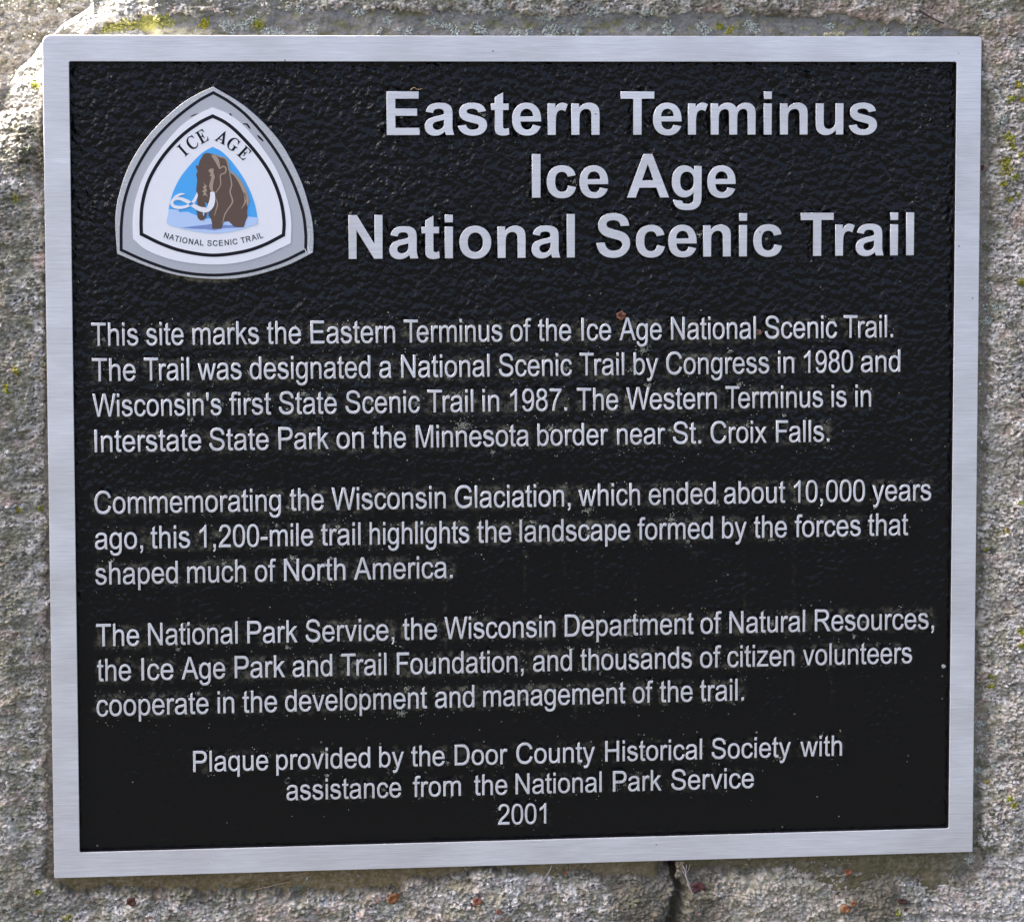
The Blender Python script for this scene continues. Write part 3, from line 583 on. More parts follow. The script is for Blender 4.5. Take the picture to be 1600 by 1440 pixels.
lc = rock_colour(lx, ly, jx, jy, ee[keep], cc[keep]); base = base*.5+lc*.45+base*lc*.3
me = flakes('lichen_crust', lx, ly, (.9+2.3*rng.random(n)**1.6)*PX, base, rng)
o = link('lichen_crust', me, boulder, M_LICHEN); o['kind'] = 'stuff'
def rosette(px, py, r, rgb, seed, name, dense=1.0):
    g = np.random.default_rng(seed)
    x, y = at(px, py, -.007); n = int((r*r*.55+12)*dense)
    a = g.uniform(0, 6.28, n); q = np.sqrt(g.random(n))*(1+.35*np.sin(a*2+g.uniform(0, 6))+.2*np.sin(a*5+g.uniform(0, 6)))
    fx_, fy_ = x+np.cos(a)*q*r*PX, y+np.sin(a)*q*r*PX*.85
    t = np.ones((n, 3))*np.array(rgb)*g.uniform(.7, 1.2, (n, 1))
    me = flakes(name, fx_, fy_, g.uniform(.8, 1.7, n)*PX, t, g, curl=.7, elong=g.uniform(1.1, 2.0, n), ang=a, lift=.35)
    link(name, me, boulder, M_LICHEN)
PALE = (.56, .60, .52)
for k, (a_, b_, r_) in enumerate([(357,42,11),(378,41,9),(394,31,6),(417,48,8),(434,50,8),(487,47,10),(605,33,9),(622,47,4),(639,49,7),(673,35,8),(691,39,6),
        (711,50,8),(704,42,5),(748,45,11),(594,49,4),(805,50,8),(826,50,7),(863,48,14),(900,48,10),(1044,48,12),(1099,43,11),(1175,42,11),(989,42,7),
        (1015,46,4),(1297,42,8),(1420,42,8),(1445,46,10),(1385,50,8),(1562,190,10),(1543,452,7),(1553,483,12),(1542,502,9),(1532,1130,8),(1547,1146,5),
        (1530,1169,7),(1557,1160,6),(1530,1204,6),(1553,1196,6),(1515,1345,8),(560,20,8),(850,25,14),(930,18,12),(780,12,12),(1010,20,10),(470,12,10)]):
    rosette(a_, b_, r_, PALE, 500+k, 'lichen_and_sunlit_tuft')
for k in range(8): rosette(64.5+.5*k, 232+8*k, 3.5, (.72, .64, .40), 600+k, 'lichen_and_sunlit_tuft')  # cream flakes imitate sunlit rock slivers on the left edge, sunlight in the tint
for k in range(5): rosette(68, 560+9*k, 3, (.70, .62, .38), 620+k, 'lichen_and_sunlit_tuft')  # more sunlit slivers painted in cream, lower on the left edge
for k in range(9): rosette(1290+7*k+60*(k > 4)+30*(k > 5), 53.5, 3, (.74, .66, .42), 640+k, 'lichen_and_sunlit_tuft')  # rock slivers catching sun along the top edge, imitated by cream tint
for k, (a_, b_, r_) in enumerate([(1538,1300,9),(1529,1280,7),(1545,1322,8),(1528,1243,6),(1534,1192,7),(1527,1320,6),(1548,1270,6),(1536,1005,6),(1541,700,6),(1548,860,7),(1533,890,6),(1540,385,6),(1546,350,5),(50,1150,7),(60,1210,7),(52,1260,8),(45,235,10),(52,205,8),(40,260,9),(50,440,8),(58,480,6)]):
    rosette(a_, b_, r_, (.19, .20, .125), 660+k, 'lichen_and_sunlit_tuft')
rosette(466, 1389, 9, (.20, .235, .17), 590, 'lichen_and_sunlit_tuft')
for k, (a_, b_, r_) in enumerate([(1587,133,6),(1577,154,7),(1594,156,5),(1574,214,8),(1578,227,8),(1591,242,5),(1569,253,9),(1570,266,9),(1583,277,6),(1566,287,5),(1577,312,5),
        (1589,305,4),(1593,441,7),(1539,858,4),(1589,783,4),(1570,827,4),(1591,983,6),(1590,1003,6),(1548,1054,4),(1547,1070,5),(1580,1252,7),(1573,1243,5),
        (1540,1219,4),(28,577,6),(11,601,4),(14,609,5),(30,796,4),(63,795,5),(52,132,8),(26,310,5),(319,37,8),(403,39,8),(1125,41,6),(1141,47,6),
        (107,1429,6),(60,1389,5),(1400,1422,5)]):
    g = random.Random(k)
    rosette(a_, b_, r_, (g.uniform(.36, .46), g.uniform(.36, .42), g.uniform(.03, .09)), 700+k, 'yellow_lichen', 1.6)
for k in range(12):
    rosette(164+k*9, 43-6*math.sin(k/11*2.2)-5*(k > 6), 9, (.50, .48, .14), 900+k, 'yellow_green_moss', 1.3)

# ---------------------------------------------------------------- plaque
plaque = bpy.data.objects.new('plaque', None); COL.objects.link(plaque); plaque.matrix_world = PLACE.copy()
tag(plaque, 'black and silver metal plaque with raised lettering about the Ice Age Trail', 'plaque')
DEP = 0.0042                       # how far the lettering stands above the field
def two_mats(me, face, side, limit=.6, test=None):
    me.materials.clear(); me.materials.append(face); me.materials.append(side)
    n = len(me.polygons); nn = np.zeros(n*3, np.float32); me.polygons.foreach_get('normal', nn); nn = nn.reshape(-1, 3)
    ce = np.zeros(n*3, np.float32); me.polygons.foreach_get('center', ce); ce = ce.reshape(-1, 3)
    s = nn[:, 2] < limit
    if test is not None: s &= test(ce, nn)
    me.polygons.foreach_set('material_index', s.astype(np.int32))
BX, BY = .01665, .0167
def round_rect(hx, hy, radii, n=5):
    pts = []
    for (sx, sy, a0), r in zip([(1, 1, 0), (-1, 1, 90), (-1, -1, 180), (1, -1, 270)], radii):
        for k in range(n+1):
            a = math.radians(a0+90*k/n); pts.append((sx*(hx-r)+r*math.cos(a), sy*(hy-r)+r*math.sin(a)))
    return pts
outer = round_rect(W/2, H/2, [.0018, .0052, .0008, .0008])
inner = round_rect(W/2-BX, H/2-BY, [.0012]*4)
me = poly_mesh([outer, inner[::-1]], .0105, .00035)
two_mats(me, M_ALU, M_SIDE, .3, lambda c, n_: (np.abs(c[:, 0]) < W/2-.01) & (np.abs(c[:, 1]) < H/2-.01))
link('border', me, plaque)

# lines of text: (style, capital height in photograph pixels, [(word, left, right, baseline)...])
LINES = [
("b", 67.8, [("Eastern",604.2,937,211.5),("Terminus",969.6,1370.4,211)]),
("b", 68.0, [("Ice",831.2,950.5,309.2),("Age",979.5,1149.6,309)]),
("b", 67.9, [("National",544.8,898.3,404.8),("Scenic",932,1222,402.3),("Trail",1251,1428,400.2)]),
("r", 35.4, [("This",143,216.2,540.3),("site",228.8,287,539.4),("marks",301.2,405,538.8),("the",417.5,470.5,538),("Eastern",485.5,617.5,537.3),("Terminus",631.2,785,534.8),
  ("of",798,830,533.8),("the",841,892.5,533.2),("Ice",908.7,955,531.8),("Age",968,1034,531.1),("National",1048.7,1181,530.6),("Scenic",1195.6,1308,529.6),("Trail.",1318.4,1395.6,527.9)]),
("r", 35.2, [("The",144.2,212,596),("Trail",225,295.7,595),("was",309.5,377.5,593.9),("designated",390.5,578.7,592.8),("a",593,611.7,590.2),("National",627,765,589.9),
  ("Scenic",780,893.7,587.7),("Trail",905.7,975.3,586.6),("by",990.3,1028.4,585.3),("Congress",1041,1201.9,584.6),("in",1216,1241,583.4),("1980",1256.5,1333,583),("and",1345.6,1406.6,581.8)]),
("r", 35.0, [("Wisconsin's",145,346.2,651.2),("first",358.7,423.7,648.7),("State",436.2,526.2,647.2),("Scenic",540.5,656.2,645.7),("Trail",668,739.5,644.4),("in",754.2,780,643.5),
  ("1987.",797.5,886.2,642.5),("The",901.7,966,641.5),("Western",979,1120,639.8),("Terminus",1133.7,1286.2,637.8),("is",1299.7,1323,636.4),("in",1336.9,1361.2,636)]),
("r", 34.7, [("Interstate",148,314.5,706.6),("State",327.5,420,704.1),("Park",435.5,514.2,702.5),("on",526.2,568.7,701.2),("the",582.5,634.5,700),("Minnesota",650,826.2,699.3),
  ("border",840,950.3,696),("near",964.4,1039.4,694.7),("St.",1051.9,1095.6,693.8),("Croix",1110.6,1198,692.8),("Falls.",1212.8,1296.2,691.2)]),
("r", 34.7, [("Commemorating",147.9,438.9,802.6),("the",453.2,506,797.8),("Wisconsin",518.6,696.6,797.2),("Glaciation,",711,891.6,793.6),("which",904.2,1000,790.9),("ended",1014,1118.4,788.8),
  ("about",1131.6,1227,786.6),("10,000",1240.5,1351.5,784.8),("years",1363.5,1455,783.2)]),
("r", 34.7, [("ago,",148.7,223.5,858.4),("this",235.9,297.2,856.6),("1,200-mile",312.3,489.5,855.5),("trail",502.1,563.5,852.5),("highlights",577.9,733.4,850.7),("the",746,798.7,847.2),
  ("landscape",812.2,984.7,846.4),("formed",996.6,1113.9,843.2),("by",1128.6,1166.4,840.6),("the",1178.4,1229.4,839.9),("forces",1242,1345,839),("that",1356.6,1419,837.4)]),
("r", 34.7, [("shaped",149.3,278,913.6),("much",292.8,384.4,910),("of",398.7,431.2,908.6),("North",444.1,539.8,907.6),("America.",553.5,707.3,905.7)]),
("r", 34.3, [("The",150.6,217.5,1009.9),("National",231.8,371.5,1008.4),("Park",386.6,465,1004.6),("Service,",477.9,616.1,1002.6),("the",629.9,682.8,999.2),("Wisconsin",694.6,867.7,997.9),
  ("Department",882.7,1083.8,994.4),("of",1094.7,1127.5,990.2),("Natural",1140,1258,989),("Resources,",1273.4,1459.4,986.2)]),
("r", 34.2, [("the",152,204.8,1063.8),("Ice",221.3,271,1062.6),("Age",284,352,1061.2),("Park",367,445.5,1059.1),("and",457.3,519.2,1057.2),("Trail",533.5,604,1055.9),("Foundation,",620.4,818.3,1053.4),
  ("and",833.2,893.6,1048.8),("thousands",907.4,1081.2,1047.2),("of",1094,1126.6,1043.2),("citizen",1136.9,1240.9,1042),("volunteers",1254.7,1425,1039.2)]),
("r", 34.1, [("cooperate",151.2,326,1118.6),("in",340.4,366,1114.4),("the",379.4,433,1113),("development",445.7,667.3,1111.4),("and",680,741.2,1105.9),("management",755.6,977,1104),
  ("of",989,1020.3,1098.2),("the",1031.3,1082.2,1097),("trail.",1094,1162.5,1094.8)]),
("r", 32.2, [("Plaque",302.1,419.1,1205.2),("provided",431.9,578.5,1202.2),("by",592.8,631.1,1198.5),("the",642.9,694.8,1197.2),("Door",710.8,793,1195.6),("County",806.9,929.4,1193.2),
  ("Historical",945.9,1097,1189.4),("Society",1112.3,1235.5,1185),("with",1250.7,1315.8,1181.6)]),
("r", 32.0, [("assistance",447.8,627,1249.9),("from",645.4,720.3,1244.6),("the",741,792.7,1242.2),("National",805.9,940.2,1240.6),("Park",958,1033.7,1236.2),("Service",1049.2,1178,1233.8)]),
("r", 31.8, [("2001",778.4,853.5,1288)]),
]
KERN = {"Te":-200,"Tr":-90,"We":-70,"Wi":-35,"Fa":-70,"Fo":-40,"rt":40,"rv":38,"Pa":-30,"ry":10}
PAIR_B = {"Te":-152,"Tr":-120}
cache = {}
def glyph(style, ch, sx, sy):
    key = (style, ch, round(sx*1e9/60), round(sy*1e9/60))
    if key not in cache:
        tbl = BOLD if style == 'b' else REG
        if style == 'b': me = glyph_mesh(tbl, ch, sx, sy, DEP+.0006, .00022, 0)
        else: me = glyph_mesh(tbl, ch, sx, sy, DEP+.0006, .00028, .00008)
        two_mats(me, M_ALU, M_SIDE, .15)
        cache[key] = me
    return cache[key]
bounds = []                       # ink boxes, for the dirt caught between the letters
jobs = []
for style, cap, words in LINES:
    tbl = BOLD if style == 'b' else REG
    pts = np.array([at(a, c) for w_, a, b_, c in words])
    if len(words) > 1:
        k1, k0 = np.polyfit(pts[:, 0], pts[:, 1], 1)
    else: k1, k0 = 0., pts[0][1]
    xm, ym = words[len(words)//2][1], words[len(words)//2][3]
    sy = (at(xm, ym-cap)[1]-at(xm, ym)[1])/1466
    for w_, a, b_, c in words:
        xa, xb = at(a, c)[0], at(b_, c)[0]
        pen = 0; place = []
        for i, ch in enumerate(w_):
            if i: pen += (PAIR_B if style == 'b' else KERN).get(w_[i-1:i+1], 0)
            place.append(pen); pen += tbl[ch][0]
        cs0 = [p[0] for q in path_to_contours(tbl[w_[0]][1]) for p in q]; cs1 = [p[0] for q in path_to_contours(tbl[w_[-1]][1]) for p in q]
        lo, hi = min(cs0), place[-1]+max(cs1)
        sx = (xb-xa)/(hi-lo)
        for ch, p in zip(w_, place):
            gx = xa+(p-lo)*sx
            jobs.append((style, ch, sx, sy, gx, k0+k1*gx))
            bounds.append((gx, gx+tbl[ch][0]*sx, k0+k1*gx, sy))
LIMIT = 300
late = []
count = 0
for style, ch, sx, sy, gx, gy in jobs:
    if style == 'r':
        sx = round(sx/6e-8)*6e-8
        if count >= LIMIT: late.append((ch, sx, sy, gx, gy)); continue
        count += 1
    link('title_letter' if style == 'b' else 'letter', glyph(style, ch, sx, sy), plaque, None, (gx, gy, 0))
# the remaining small letters, one part
cos, fcs, mts, off = [], [], [], 0
vs, fs, ms = [], [], []
for ch, sx, sy, gx, gy in late:
    g = glyph('r', ch, sx, sy); b0 = len(vs)
    vs += [(v.co.x+gx, v.co.y+gy, v.co.z) for v in g.vertices]
    for p in g.polygons: fs.append([b0+i for i in p.vertices]); ms.append(p.material_index)
me = bpy.data.meshes.new('small_lettering'); me.from_pydata(vs, [], fs); me.materials.append(M_ALU); me.materials.append(M_SIDE)
me.polygons.foreach_set('material_index', ms)
o = link('small_lettering', me, plaque); o['kind'] = 'stuff'

# black field with its dirt, heaviest round the small letters
fxs = np.linspace(-W/2+BX-.0008, W/2-BX+.0008, 560); fys = np.linspace(-H/2+BY-.0008, H/2-BY+.0008, 500)
FX, FY = np.meshgrid(fxs, fys); grime = np.zeros(FX.shape)
for (a, b_, c, sy) in bounds:
    big_ = sy > 1.5e-5
    i0, i1 = np.searchsorted(fxs, [a-.0012, b_+.0012]); j0, j1 = np.searchsorted(fys, [c-.0022, c+1150*sy+.0016])
    grime[j0:j1, i0:i1] += .10 if big_ else .9
for _ in range(4):
    grime = (grime+np.roll(grime, 1, 0)+np.roll(grime, -1, 0)+np.roll(grime, 1, 1)+np.roll(grime, -1, 1))/5
grime = np.clip(grime, 0, 1)
ixf, iyf = photo(FX, FY)
patch = fbm(FX/PX/60, FY/PX/45, 401, 3)
grime = grime*np.clip(.62+.6*patch, .1, 1)*np.clip(1.15-.35*np.abs(ixf-760)/700, 0, 1)*(1-.45*(iyf > 1150))
run = sstep(.35, .75, noise(FX/PX/16, FY/PX/220, 403))*(iyf > 500)*(iyf < 1130)*.16*(ixf > 150)*(ixf < 1350)
line = .22*blob(ixf, iyf, 200, 430, 1e9, 4)*0
halo = 1.6*np.exp(-((np.hypot((ixf-330)/160, (iyf-300)/138)-1)/.035)**2)*(iyf > 395)
grime = np.clip(grime+run+halo+line, 0, 1)
zf = -DEP+.00012*fbm(FX/PX/7, FY/PX/5.5, 405, 2)
me = mesh_np('field', np.stack([FX.ravel(), FY.ravel(), zf.ravel()], 1), grid_faces(560, 500)); set_float(me, 'grime', grime.ravel())
set_float(me, 'relief', (np.interp(iyf, [90, 350, 560, 800, 1330], [1, .95, .6, .32, .2])*(.8+.5*fbm(FX/PX/90, FY/PX/90, 407, 2))).ravel())
link('field', me, plaque, M_FIELD)
# crumbs of lichen and grit lodged between the small letters
g = np.random.default_rng(21); pts = []
for (a, b_, c, sy) in bounds:
    if sy > 1.5e-5: k = 1
    else: k = 38
    pts.append(np.stack([g.uniform(a-.001, b_+.001, k), g.normal(c+450*sy, 620*sy, k)], 1))
pts = np.concatenate(pts)
q = fbm(pts[:, 0]/PX/24, pts[:, 1]/PX/17, 411, 3)+.25*noise(pts[:, 0]/PX/7, pts[:, 1]/PX/7, 413)
ixp, iyp = photo(pts[:, 0], pts[:, 1])
pts = pts[(q > .27+.12*(iyp > 1150)-.10*(np.abs(ixp-800) < 350))]; n = len(pts)
t = np.ones((n, 3))*np.array([.40, .40, .31])*g.uniform(.45, 1.35, (n, 1))
me = flakes('lichen_crumbs', pts[:, 0], pts[:, 1], g.uniform(.4, 1.3, n)*PX, t, g, zfun=lambda a, b: np.full_like(a, -DEP+.0004), curl=.6, lift=.3)
o = link('lichen_crumbs', me, plaque, M_LICHEN); o['kind'] = 'stuff'
# crusts of pale lichen that grew between and over the letters
CRUSTS = [(347,632,7),(475,615,8),(515,617,7),(450,640,5),(575,627,7),(650,630,10),(715,617,9),(742,627,7),(722,665,14),(860,670,9),(885,575,8),(852,688,5),(1005,546,10),(1013,602,7),
 (1155,600,6),(985,577,6),(1046,671,7),(1167,664,6),(1224,649,5),(457,871,8),(432,820,6),(450,792,5),(518,872,6),(529,822,6),(918,797,8),(832,815,6),(921,832,8),(605,841,6),(855,783,5),
 (1048,812,10),(1206,842,6),(1074,845,6),(291,976,8),(278,1013,5),(555,1035,10),(311,1083,6),(674,1035,7),(636,1075,7),(628,1112,10),(1334,993,5),(1206,974,6),(1349,971,6),(1165,1015,5),
 (507,1175,7),(511,1210,5),(599,1232,6),(747,1216,5),(1217,1182,8),(992,1211,7),(896,284,5),(755,180,5),(1092,367,5),(1045,176,4),(1197,373,4),(627,184,3),(481,285,4),(493,346,4),
 (240,527,6),(162,530,6),(390,583,5),(180,627,6),(300,655,5),(665,525,5),(590,521,5),(770,705,5),(1140,548,5),(980,620,5),(1300,500,5),(1075,515,4),(1240,560,4),(700,590,5),(350,880,5),
 (175,875,5),(1120,785,5),(1360,820,4),(770,840,5),(890,1012,6),(980,990,5),(450,1010,5),(820,1090,5),(1010,1085,5),(340,1040,5),(700,1190,4),(905,1190,4)]
for k, (a_, b_, r_) in enumerate(CRUSTS):
    gg = np.random.default_rng(1500+k); n = int(r_*r_*.9+8); x, y = at(a_, b_, -DEP)
    a = gg.uniform(0, 6.28, n); q = np.abs(gg.normal(0, .55, n))*(1+.4*np.sin(a*3+k))*r_*PX
    t = np.ones((n, 3))*np.array([.46, .47, .37])*gg.uniform(.5, 1.35, (n, 1))
    me = flakes('lichen_patch', x+np.cos(a)*q, y+np.sin(a)*q*.8, gg.uniform(.5, 1.25, n)*PX, t, gg, zfun=lambda u_, v_: -DEP+.0004+.0022*gg.random(len(u_)), curl=.7)
    link('lichen_patch', me, plaque, M_LICHEN)

# ---------------------------------------------------------------- the badge with its round-cornered triangular sticker
M_PRINT = simple('grey_printed_metal', (.46, .47, .49), .45, var=.03)
M_RIM = simple('cast_aluminium_rim', (.60, .60, .59), .45, metallic=.6, var=.25, scale=1400, bump=.0001)
M_WHITE = simple('white_sticker_film', (.86, .86, .865), .4, var=.012, scale=200)
M_INK = simple('black_ink', (.012, .011, .016), .5, spec=.15)
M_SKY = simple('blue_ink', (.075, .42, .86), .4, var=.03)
M_SNOW = simple('pale_blue_ink', (.50, .66, .90), .4, var=.02)
M_SHADE = simple('slate_blue_ink', (.20, .28, .55), .4)
M_BROWN = simple('brown_ink', (.115, .072, .052), .45, var=.05)
M_TAN = simple('tan_ink', (.40, .31, .22), .45, var=.05)
def zp(p): return at(160+p[0]/4.3647, 120+p[1]/4.3647, 0)
def catmull(P, n=6):
    P = [np.array(p, float) for p in P]; out = []
    for i in range(len(P)-1):
        a = P[i-1] if i else 2*P[0]-P[1]; b, c = P[i], P[i+1]; d = P[i+2] if i+2 < len(P) else 2*P[-1]-P[-2]
        for k in range(n):
            t = k/n
            out.append(.5*((2*b)+(-a+c)*t+(2*a-5*b+4*c-d)*t*t+(-a+3*b-3*c+d)*t**3))
    out.append(P[-1]); return out
def outline(sides):
    pts = []
    for s in sides: pts += catmull(s)[:-1]
    return [tuple(zp(p)) for p in pts]
def shape(name, contours, mat, parent, z, depth=.0001, bevel=0.0, side=None):
    me = poly_mesh(contours, depth, bevel)
    o = link(name, me, parent, None, (0, 0, z))
    if side is not None: two_mats(me, mat, side, .5)
    else: me.materials.clear(); me.materials.append(mat)
    return o
def inset(poly, d):
    """outline moved inwards by d metres (mitred)"""
    P = np.array(poly); area = np.sum(P[:, 0]*np.roll(P[:, 1], -1)-np.roll(P[:, 0], -1)*P[:, 1])
    if area < 0: P = P[::-1]
    prev = np.roll(P, 1, 0); nxt = np.roll(P, -1, 0)
    e1 = P-prev; e1 /= np.linalg.norm(e1, axis=1)[:, None]; e2 = nxt-P; e2 /= np.linalg.norm(e2, axis=1)[:, None]
    n1 = np.stack([-e1[:, 1], e1[:, 0]], 1); n2 = np.stack([-e2[:, 1], e2[:, 0]], 1)
    m = n1+n2; m /= np.maximum((m*n1).sum(1), .35)[:, None]*np.linalg.norm(m, axis=1)[:, None]*0+np.maximum(1+(n1*n2).sum(1), .3)[:, None]
    return [tuple(p) for p in P+m*d]
def stroke(pts, widths, smooth=True):
    """ribbon along a path given in close-up pixels; widths interpolated along it"""
    Q = np.array(catmull(pts, 5) if smooth else pts, float)
    t = np.linspace(0, 1, len(Q)); w_ = np.interp(t, np.linspace(0, 1, len(widths)), widths)/2
    d = np.gradient(Q, axis=0); d /= np.linalg.norm(d, axis=1)[:, None]; nrm = np.stack([-d[:, 1], d[:, 0]], 1)
    a, b = Q+nrm*w_[:, None], Q-nrm*w_[:, None]
    return [tuple(zp(p)) for p in list(a)+list(b[::-1])]
def ring(poly, wd): return [inset(poly, 0), inset(poly, wd)[::-1]]
ZP = 1/4.3647*PX                       # one close-up pixel in metres
badge_o = outline([[(755,68),(640,122),(520,200),(340,370),(200,570),(122,770),(88,960),(100,1207)], [(100,1207),(300,1290),(520,1355),(775,1380),(1000,1362),(1250,1290),(1436,1200)],
                   [(1436,1200),(1440,1085),(1420,930),(1345,690),(1200,430),(985,212),(755,68)]])
badge = shape('badge', [badge_o], M_RIM, plaque, .0004, DEP+.0008, .0003, M_RIM)
face_o = outline([[(757,98),(640,163),(480,288),(330,448),(210,648),(145,828),(120,1000),(118,1187)], [(118,1187),(300,1268),(520,1338),(760,1362),(1000,1338),(1220,1274),(1396,1190)],
                  [(1396,1190),(1396,1060),(1372,900),(1292,680),(1162,460),(1002,270),(870,163),(757,98)]])
shape('badge_face', [inset(face_o, 3*ZP)], M_PRINT, badge, .00008)
shape('badge_line', ring(face_o, 20*ZP), M_INK, badge, .00014)
for pts, wd in (([(600,272),(625,262),(652,252)], [4,8,3]), ([(862,262),(872,256),(882,268)], [3,12,4]), ([(958,322),(985,325),(1000,345),(1010,356)], [5,12,12,4]),
                ([(1058,400),(1075,418),(1098,440)], [8,14,8]), ([(1150,1195),(1180,1182),(1222,1166)], [3,9,6])):
    shape('old_print', [stroke(pts, wd)], M_INK, badge, .00018)
for pts, wd in (([(1378,1168),(1386,1185),(1392,1200)], [2,6,3]), ([(1402,1140),(1404,1170),(1414,1192)], [3,7,4]), ([(1404,1195),(1420,1198),(1432,1194)], [3,7,3]), ([(1408,1060),(1412,1090),(1406,1130)], [1,4,2])):
    shape('scuff', [stroke(pts, wd)], M_WHITE, badge, .00022)
st_o = outline([[(752,210),(650,257),(530,342),(400,492),(290,662),(225,842),(207,980),(210,1105)], [(210,1105),(300,1180),(450,1240),(600,1270),(760,1280),(920,1268),(1100,1220),(1285,1135)],
                [(1285,1135),(1288,980),(1260,830),(1190,640),(1080,470),(960,330),(850,250),(752,210)]])
sticker = shape('sticker', [st_o], M_WHITE, plaque, .0004+.00040, .00024)
sticker['label'] = 'white curved-triangle trail sticker with a brown mammoth'
ln_o = outline([[(752,256),(650,308),(525,402),(402,540),(310,695),(264,850),(253,980),(255,1080)], [(255,1080),(400,1150),(550,1200),(750,1228),(950,1206),(1100,1160),(1246,1086)],
                [(1246,1086),(1250,980),(1225,830),(1160,665),(1060,515),(938,380),(845,303),(752,256)]])
shape('sticker_line', ring(ln_o, 23*ZP), M_INK, sticker, .0001)
sides_pic = [[(752,478),(680,520),(600,600),(530,690),(485,780),(458,870),(447,950),(443,1002)], [(443,1002),(520,1030),(640,1055),(770,1067),(900,1052),(1060,1005)],
             [(1060,1005),(1058,960),(1035,850),(980,720),(900,600),(820,515),(752,478)]]
shape('sky_print', [outline(sides_pic)], M_SKY, sticker, .0001)
snow = [(453,903),(520,906),(524,924),(580,920),(640,945),(700,968),(985,953),(1059,960)]
snow = [zp(p) for p in snow]+[tuple(zp(p)) for p in catmull([(1060,1005),(900,1052),(770,1067),(640,1055),(520,1030),(443,1002),(446,950)])]
shape('snow_print', [snow], M_SNOW, sticker, .00020)
shape('shadow_print', [[zp(p) for p in [(540,1028),(620,1018),(700,1010),(745,1003),(830,1010),(890,1012),(960,1026),(870,1030),(812,1033),(770,1046),(700,1038),(620,1036)]]], M_SHADE, sticker, .00028)
mam = [(690,528),(705,521),(725,520),(745,527),(768,530),(790,545),(822,547),(842,562),(856,585),(864,612),(872,645),(895,665),(925,695),(950,732),(972,778),(988,830),(993,870),(986,920),(990,955),(978,980),(965,1024),
       (930,1026),(895,1020),(878,1000),(860,985),(832,988),(822,1002),(812,1036),(750,1036),(748,1000),(742,972),(724,945),(730,912),(716,905),(712,938),(706,962),(690,978),(668,979),(650,962),(644,915),(650,872),(646,820),(641,765),
       (648,705),(640,665),(650,645),(638,615),(636,607),(655,606),(664,575)]
shape('mammoth', [[zp(p) for p in mam]], M_BROWN, sticker, .00036)
TAN = [stroke([(768,528),(800,546),(838,556),(856,592),(868,642),(905,672),(942,722),(968,775),(990,840),(990,880)], [6,8,10,8,9,14,22,26,22,6]),
       stroke([(752,532),(778,565),(792,600),(800,628)], [22,30,20,8]), stroke([(800,628),(822,612),(842,622),(838,655),(806,672),(806,738),(772,792)], [8,9,9,9,8,7,6]),
       stroke([(868,650),(882,735),(871,785),(888,850),(856,905),(836,938),(820,996)], [6,9,8,10,8,8,5]), stroke([(772,828),(786,868),(777,905),(764,948)], [5,8,7,4]),
       stroke([(970,790),(975,850),(948,902)], [14,12,2]), stroke([(752,700),(742,745),(752,790)], [20,26,12]),
       [zp(p) for p in [(722,640),(740,626),(760,628),(757,652),(768,680),(764,700),(748,708),(738,696),(748,682),(732,676),(740,660)]],
       [zp(p) for p in [(690,716),(700,735),(714,742),(706,760),(716,778),(704,786),(720,818),(702,806),(684,812),(694,792),(680,782),(696,766),(684,752),(698,744)]]]
for c_ in TAN: shape('fur_marking', [c_], M_TAN, sticker, .00044)
shape('tusk', [stroke([(750,785),(752,820),(742,872),(712,905),(668,902),(622,878),(575,848),(525,830),(488,838),(474,862),(495,886),(545,890),(592,875),(625,848),(643,812),(646,790)], [28,36,42,38,32,28,25,20,20,22,22,20,19,22,18,4])], M_WHITE, sticker, .00052)
shape('tusk', [stroke([(478,848),(500,820),(530,802),(562,798)], [17,19,15,5])], M_WHITE, sticker, .00060)
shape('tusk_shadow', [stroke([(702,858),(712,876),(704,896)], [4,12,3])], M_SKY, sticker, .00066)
shape('tusk', [stroke([(692,925),(690,940),(694,946)], [10,8,5])], M_SNOW, sticker, .00052)
def badge_letter(tbl, ch, cx, cy, h, deg, wx=1.0, off=0.0):
    s = h*ZP/1466; me = glyph_mesh(tbl, ch, s*wx, s, .0001, 0, off)
    xs_ = [v.co.x for v in me.vertices]; mid = (min(xs_)+max(xs_))/2
    me.transform(Matrix.Rotation(math.radians(deg), 4, 'Z') @ Matrix.Translation((-mid, -h*ZP/2, 0)))
    x, y = zp((cx, cy)); link('printed_letter', me, sticker, M_INK, (x, y, .00012))
for ch, cx_, cy_, dg in [('sI',548,502,41),('sC',611,451,37),('sE',680,408,29),('sA',818,411,-27),('sG',893,460,-36),('sE',968,520,-43)]:
    badge_letter(BOLD, ch, cx_, cy_, 86, dg, .86, .00003)
txt = "NATIONAL SCENIC TRAIL"; ws = [REG[ch][0] if ch != ' ' else 640 for ch in txt]; tot = sum(ws)-150; run_ = -75
R0 = 1010.
for ch, w_ in zip(txt, ws):
    t = (run_+w_/2)/tot-.5; run_ += w_
    if ch == ' ': continue
    ang = t*688/R0*1.0
    cx_ = 757+R0*math.sin(ang); cy_ = 1134-R0+R0*math.cos(ang)
    badge_letter(REG, ch, cx_, cy_, 37, math.degrees(ang), .95, .00004)

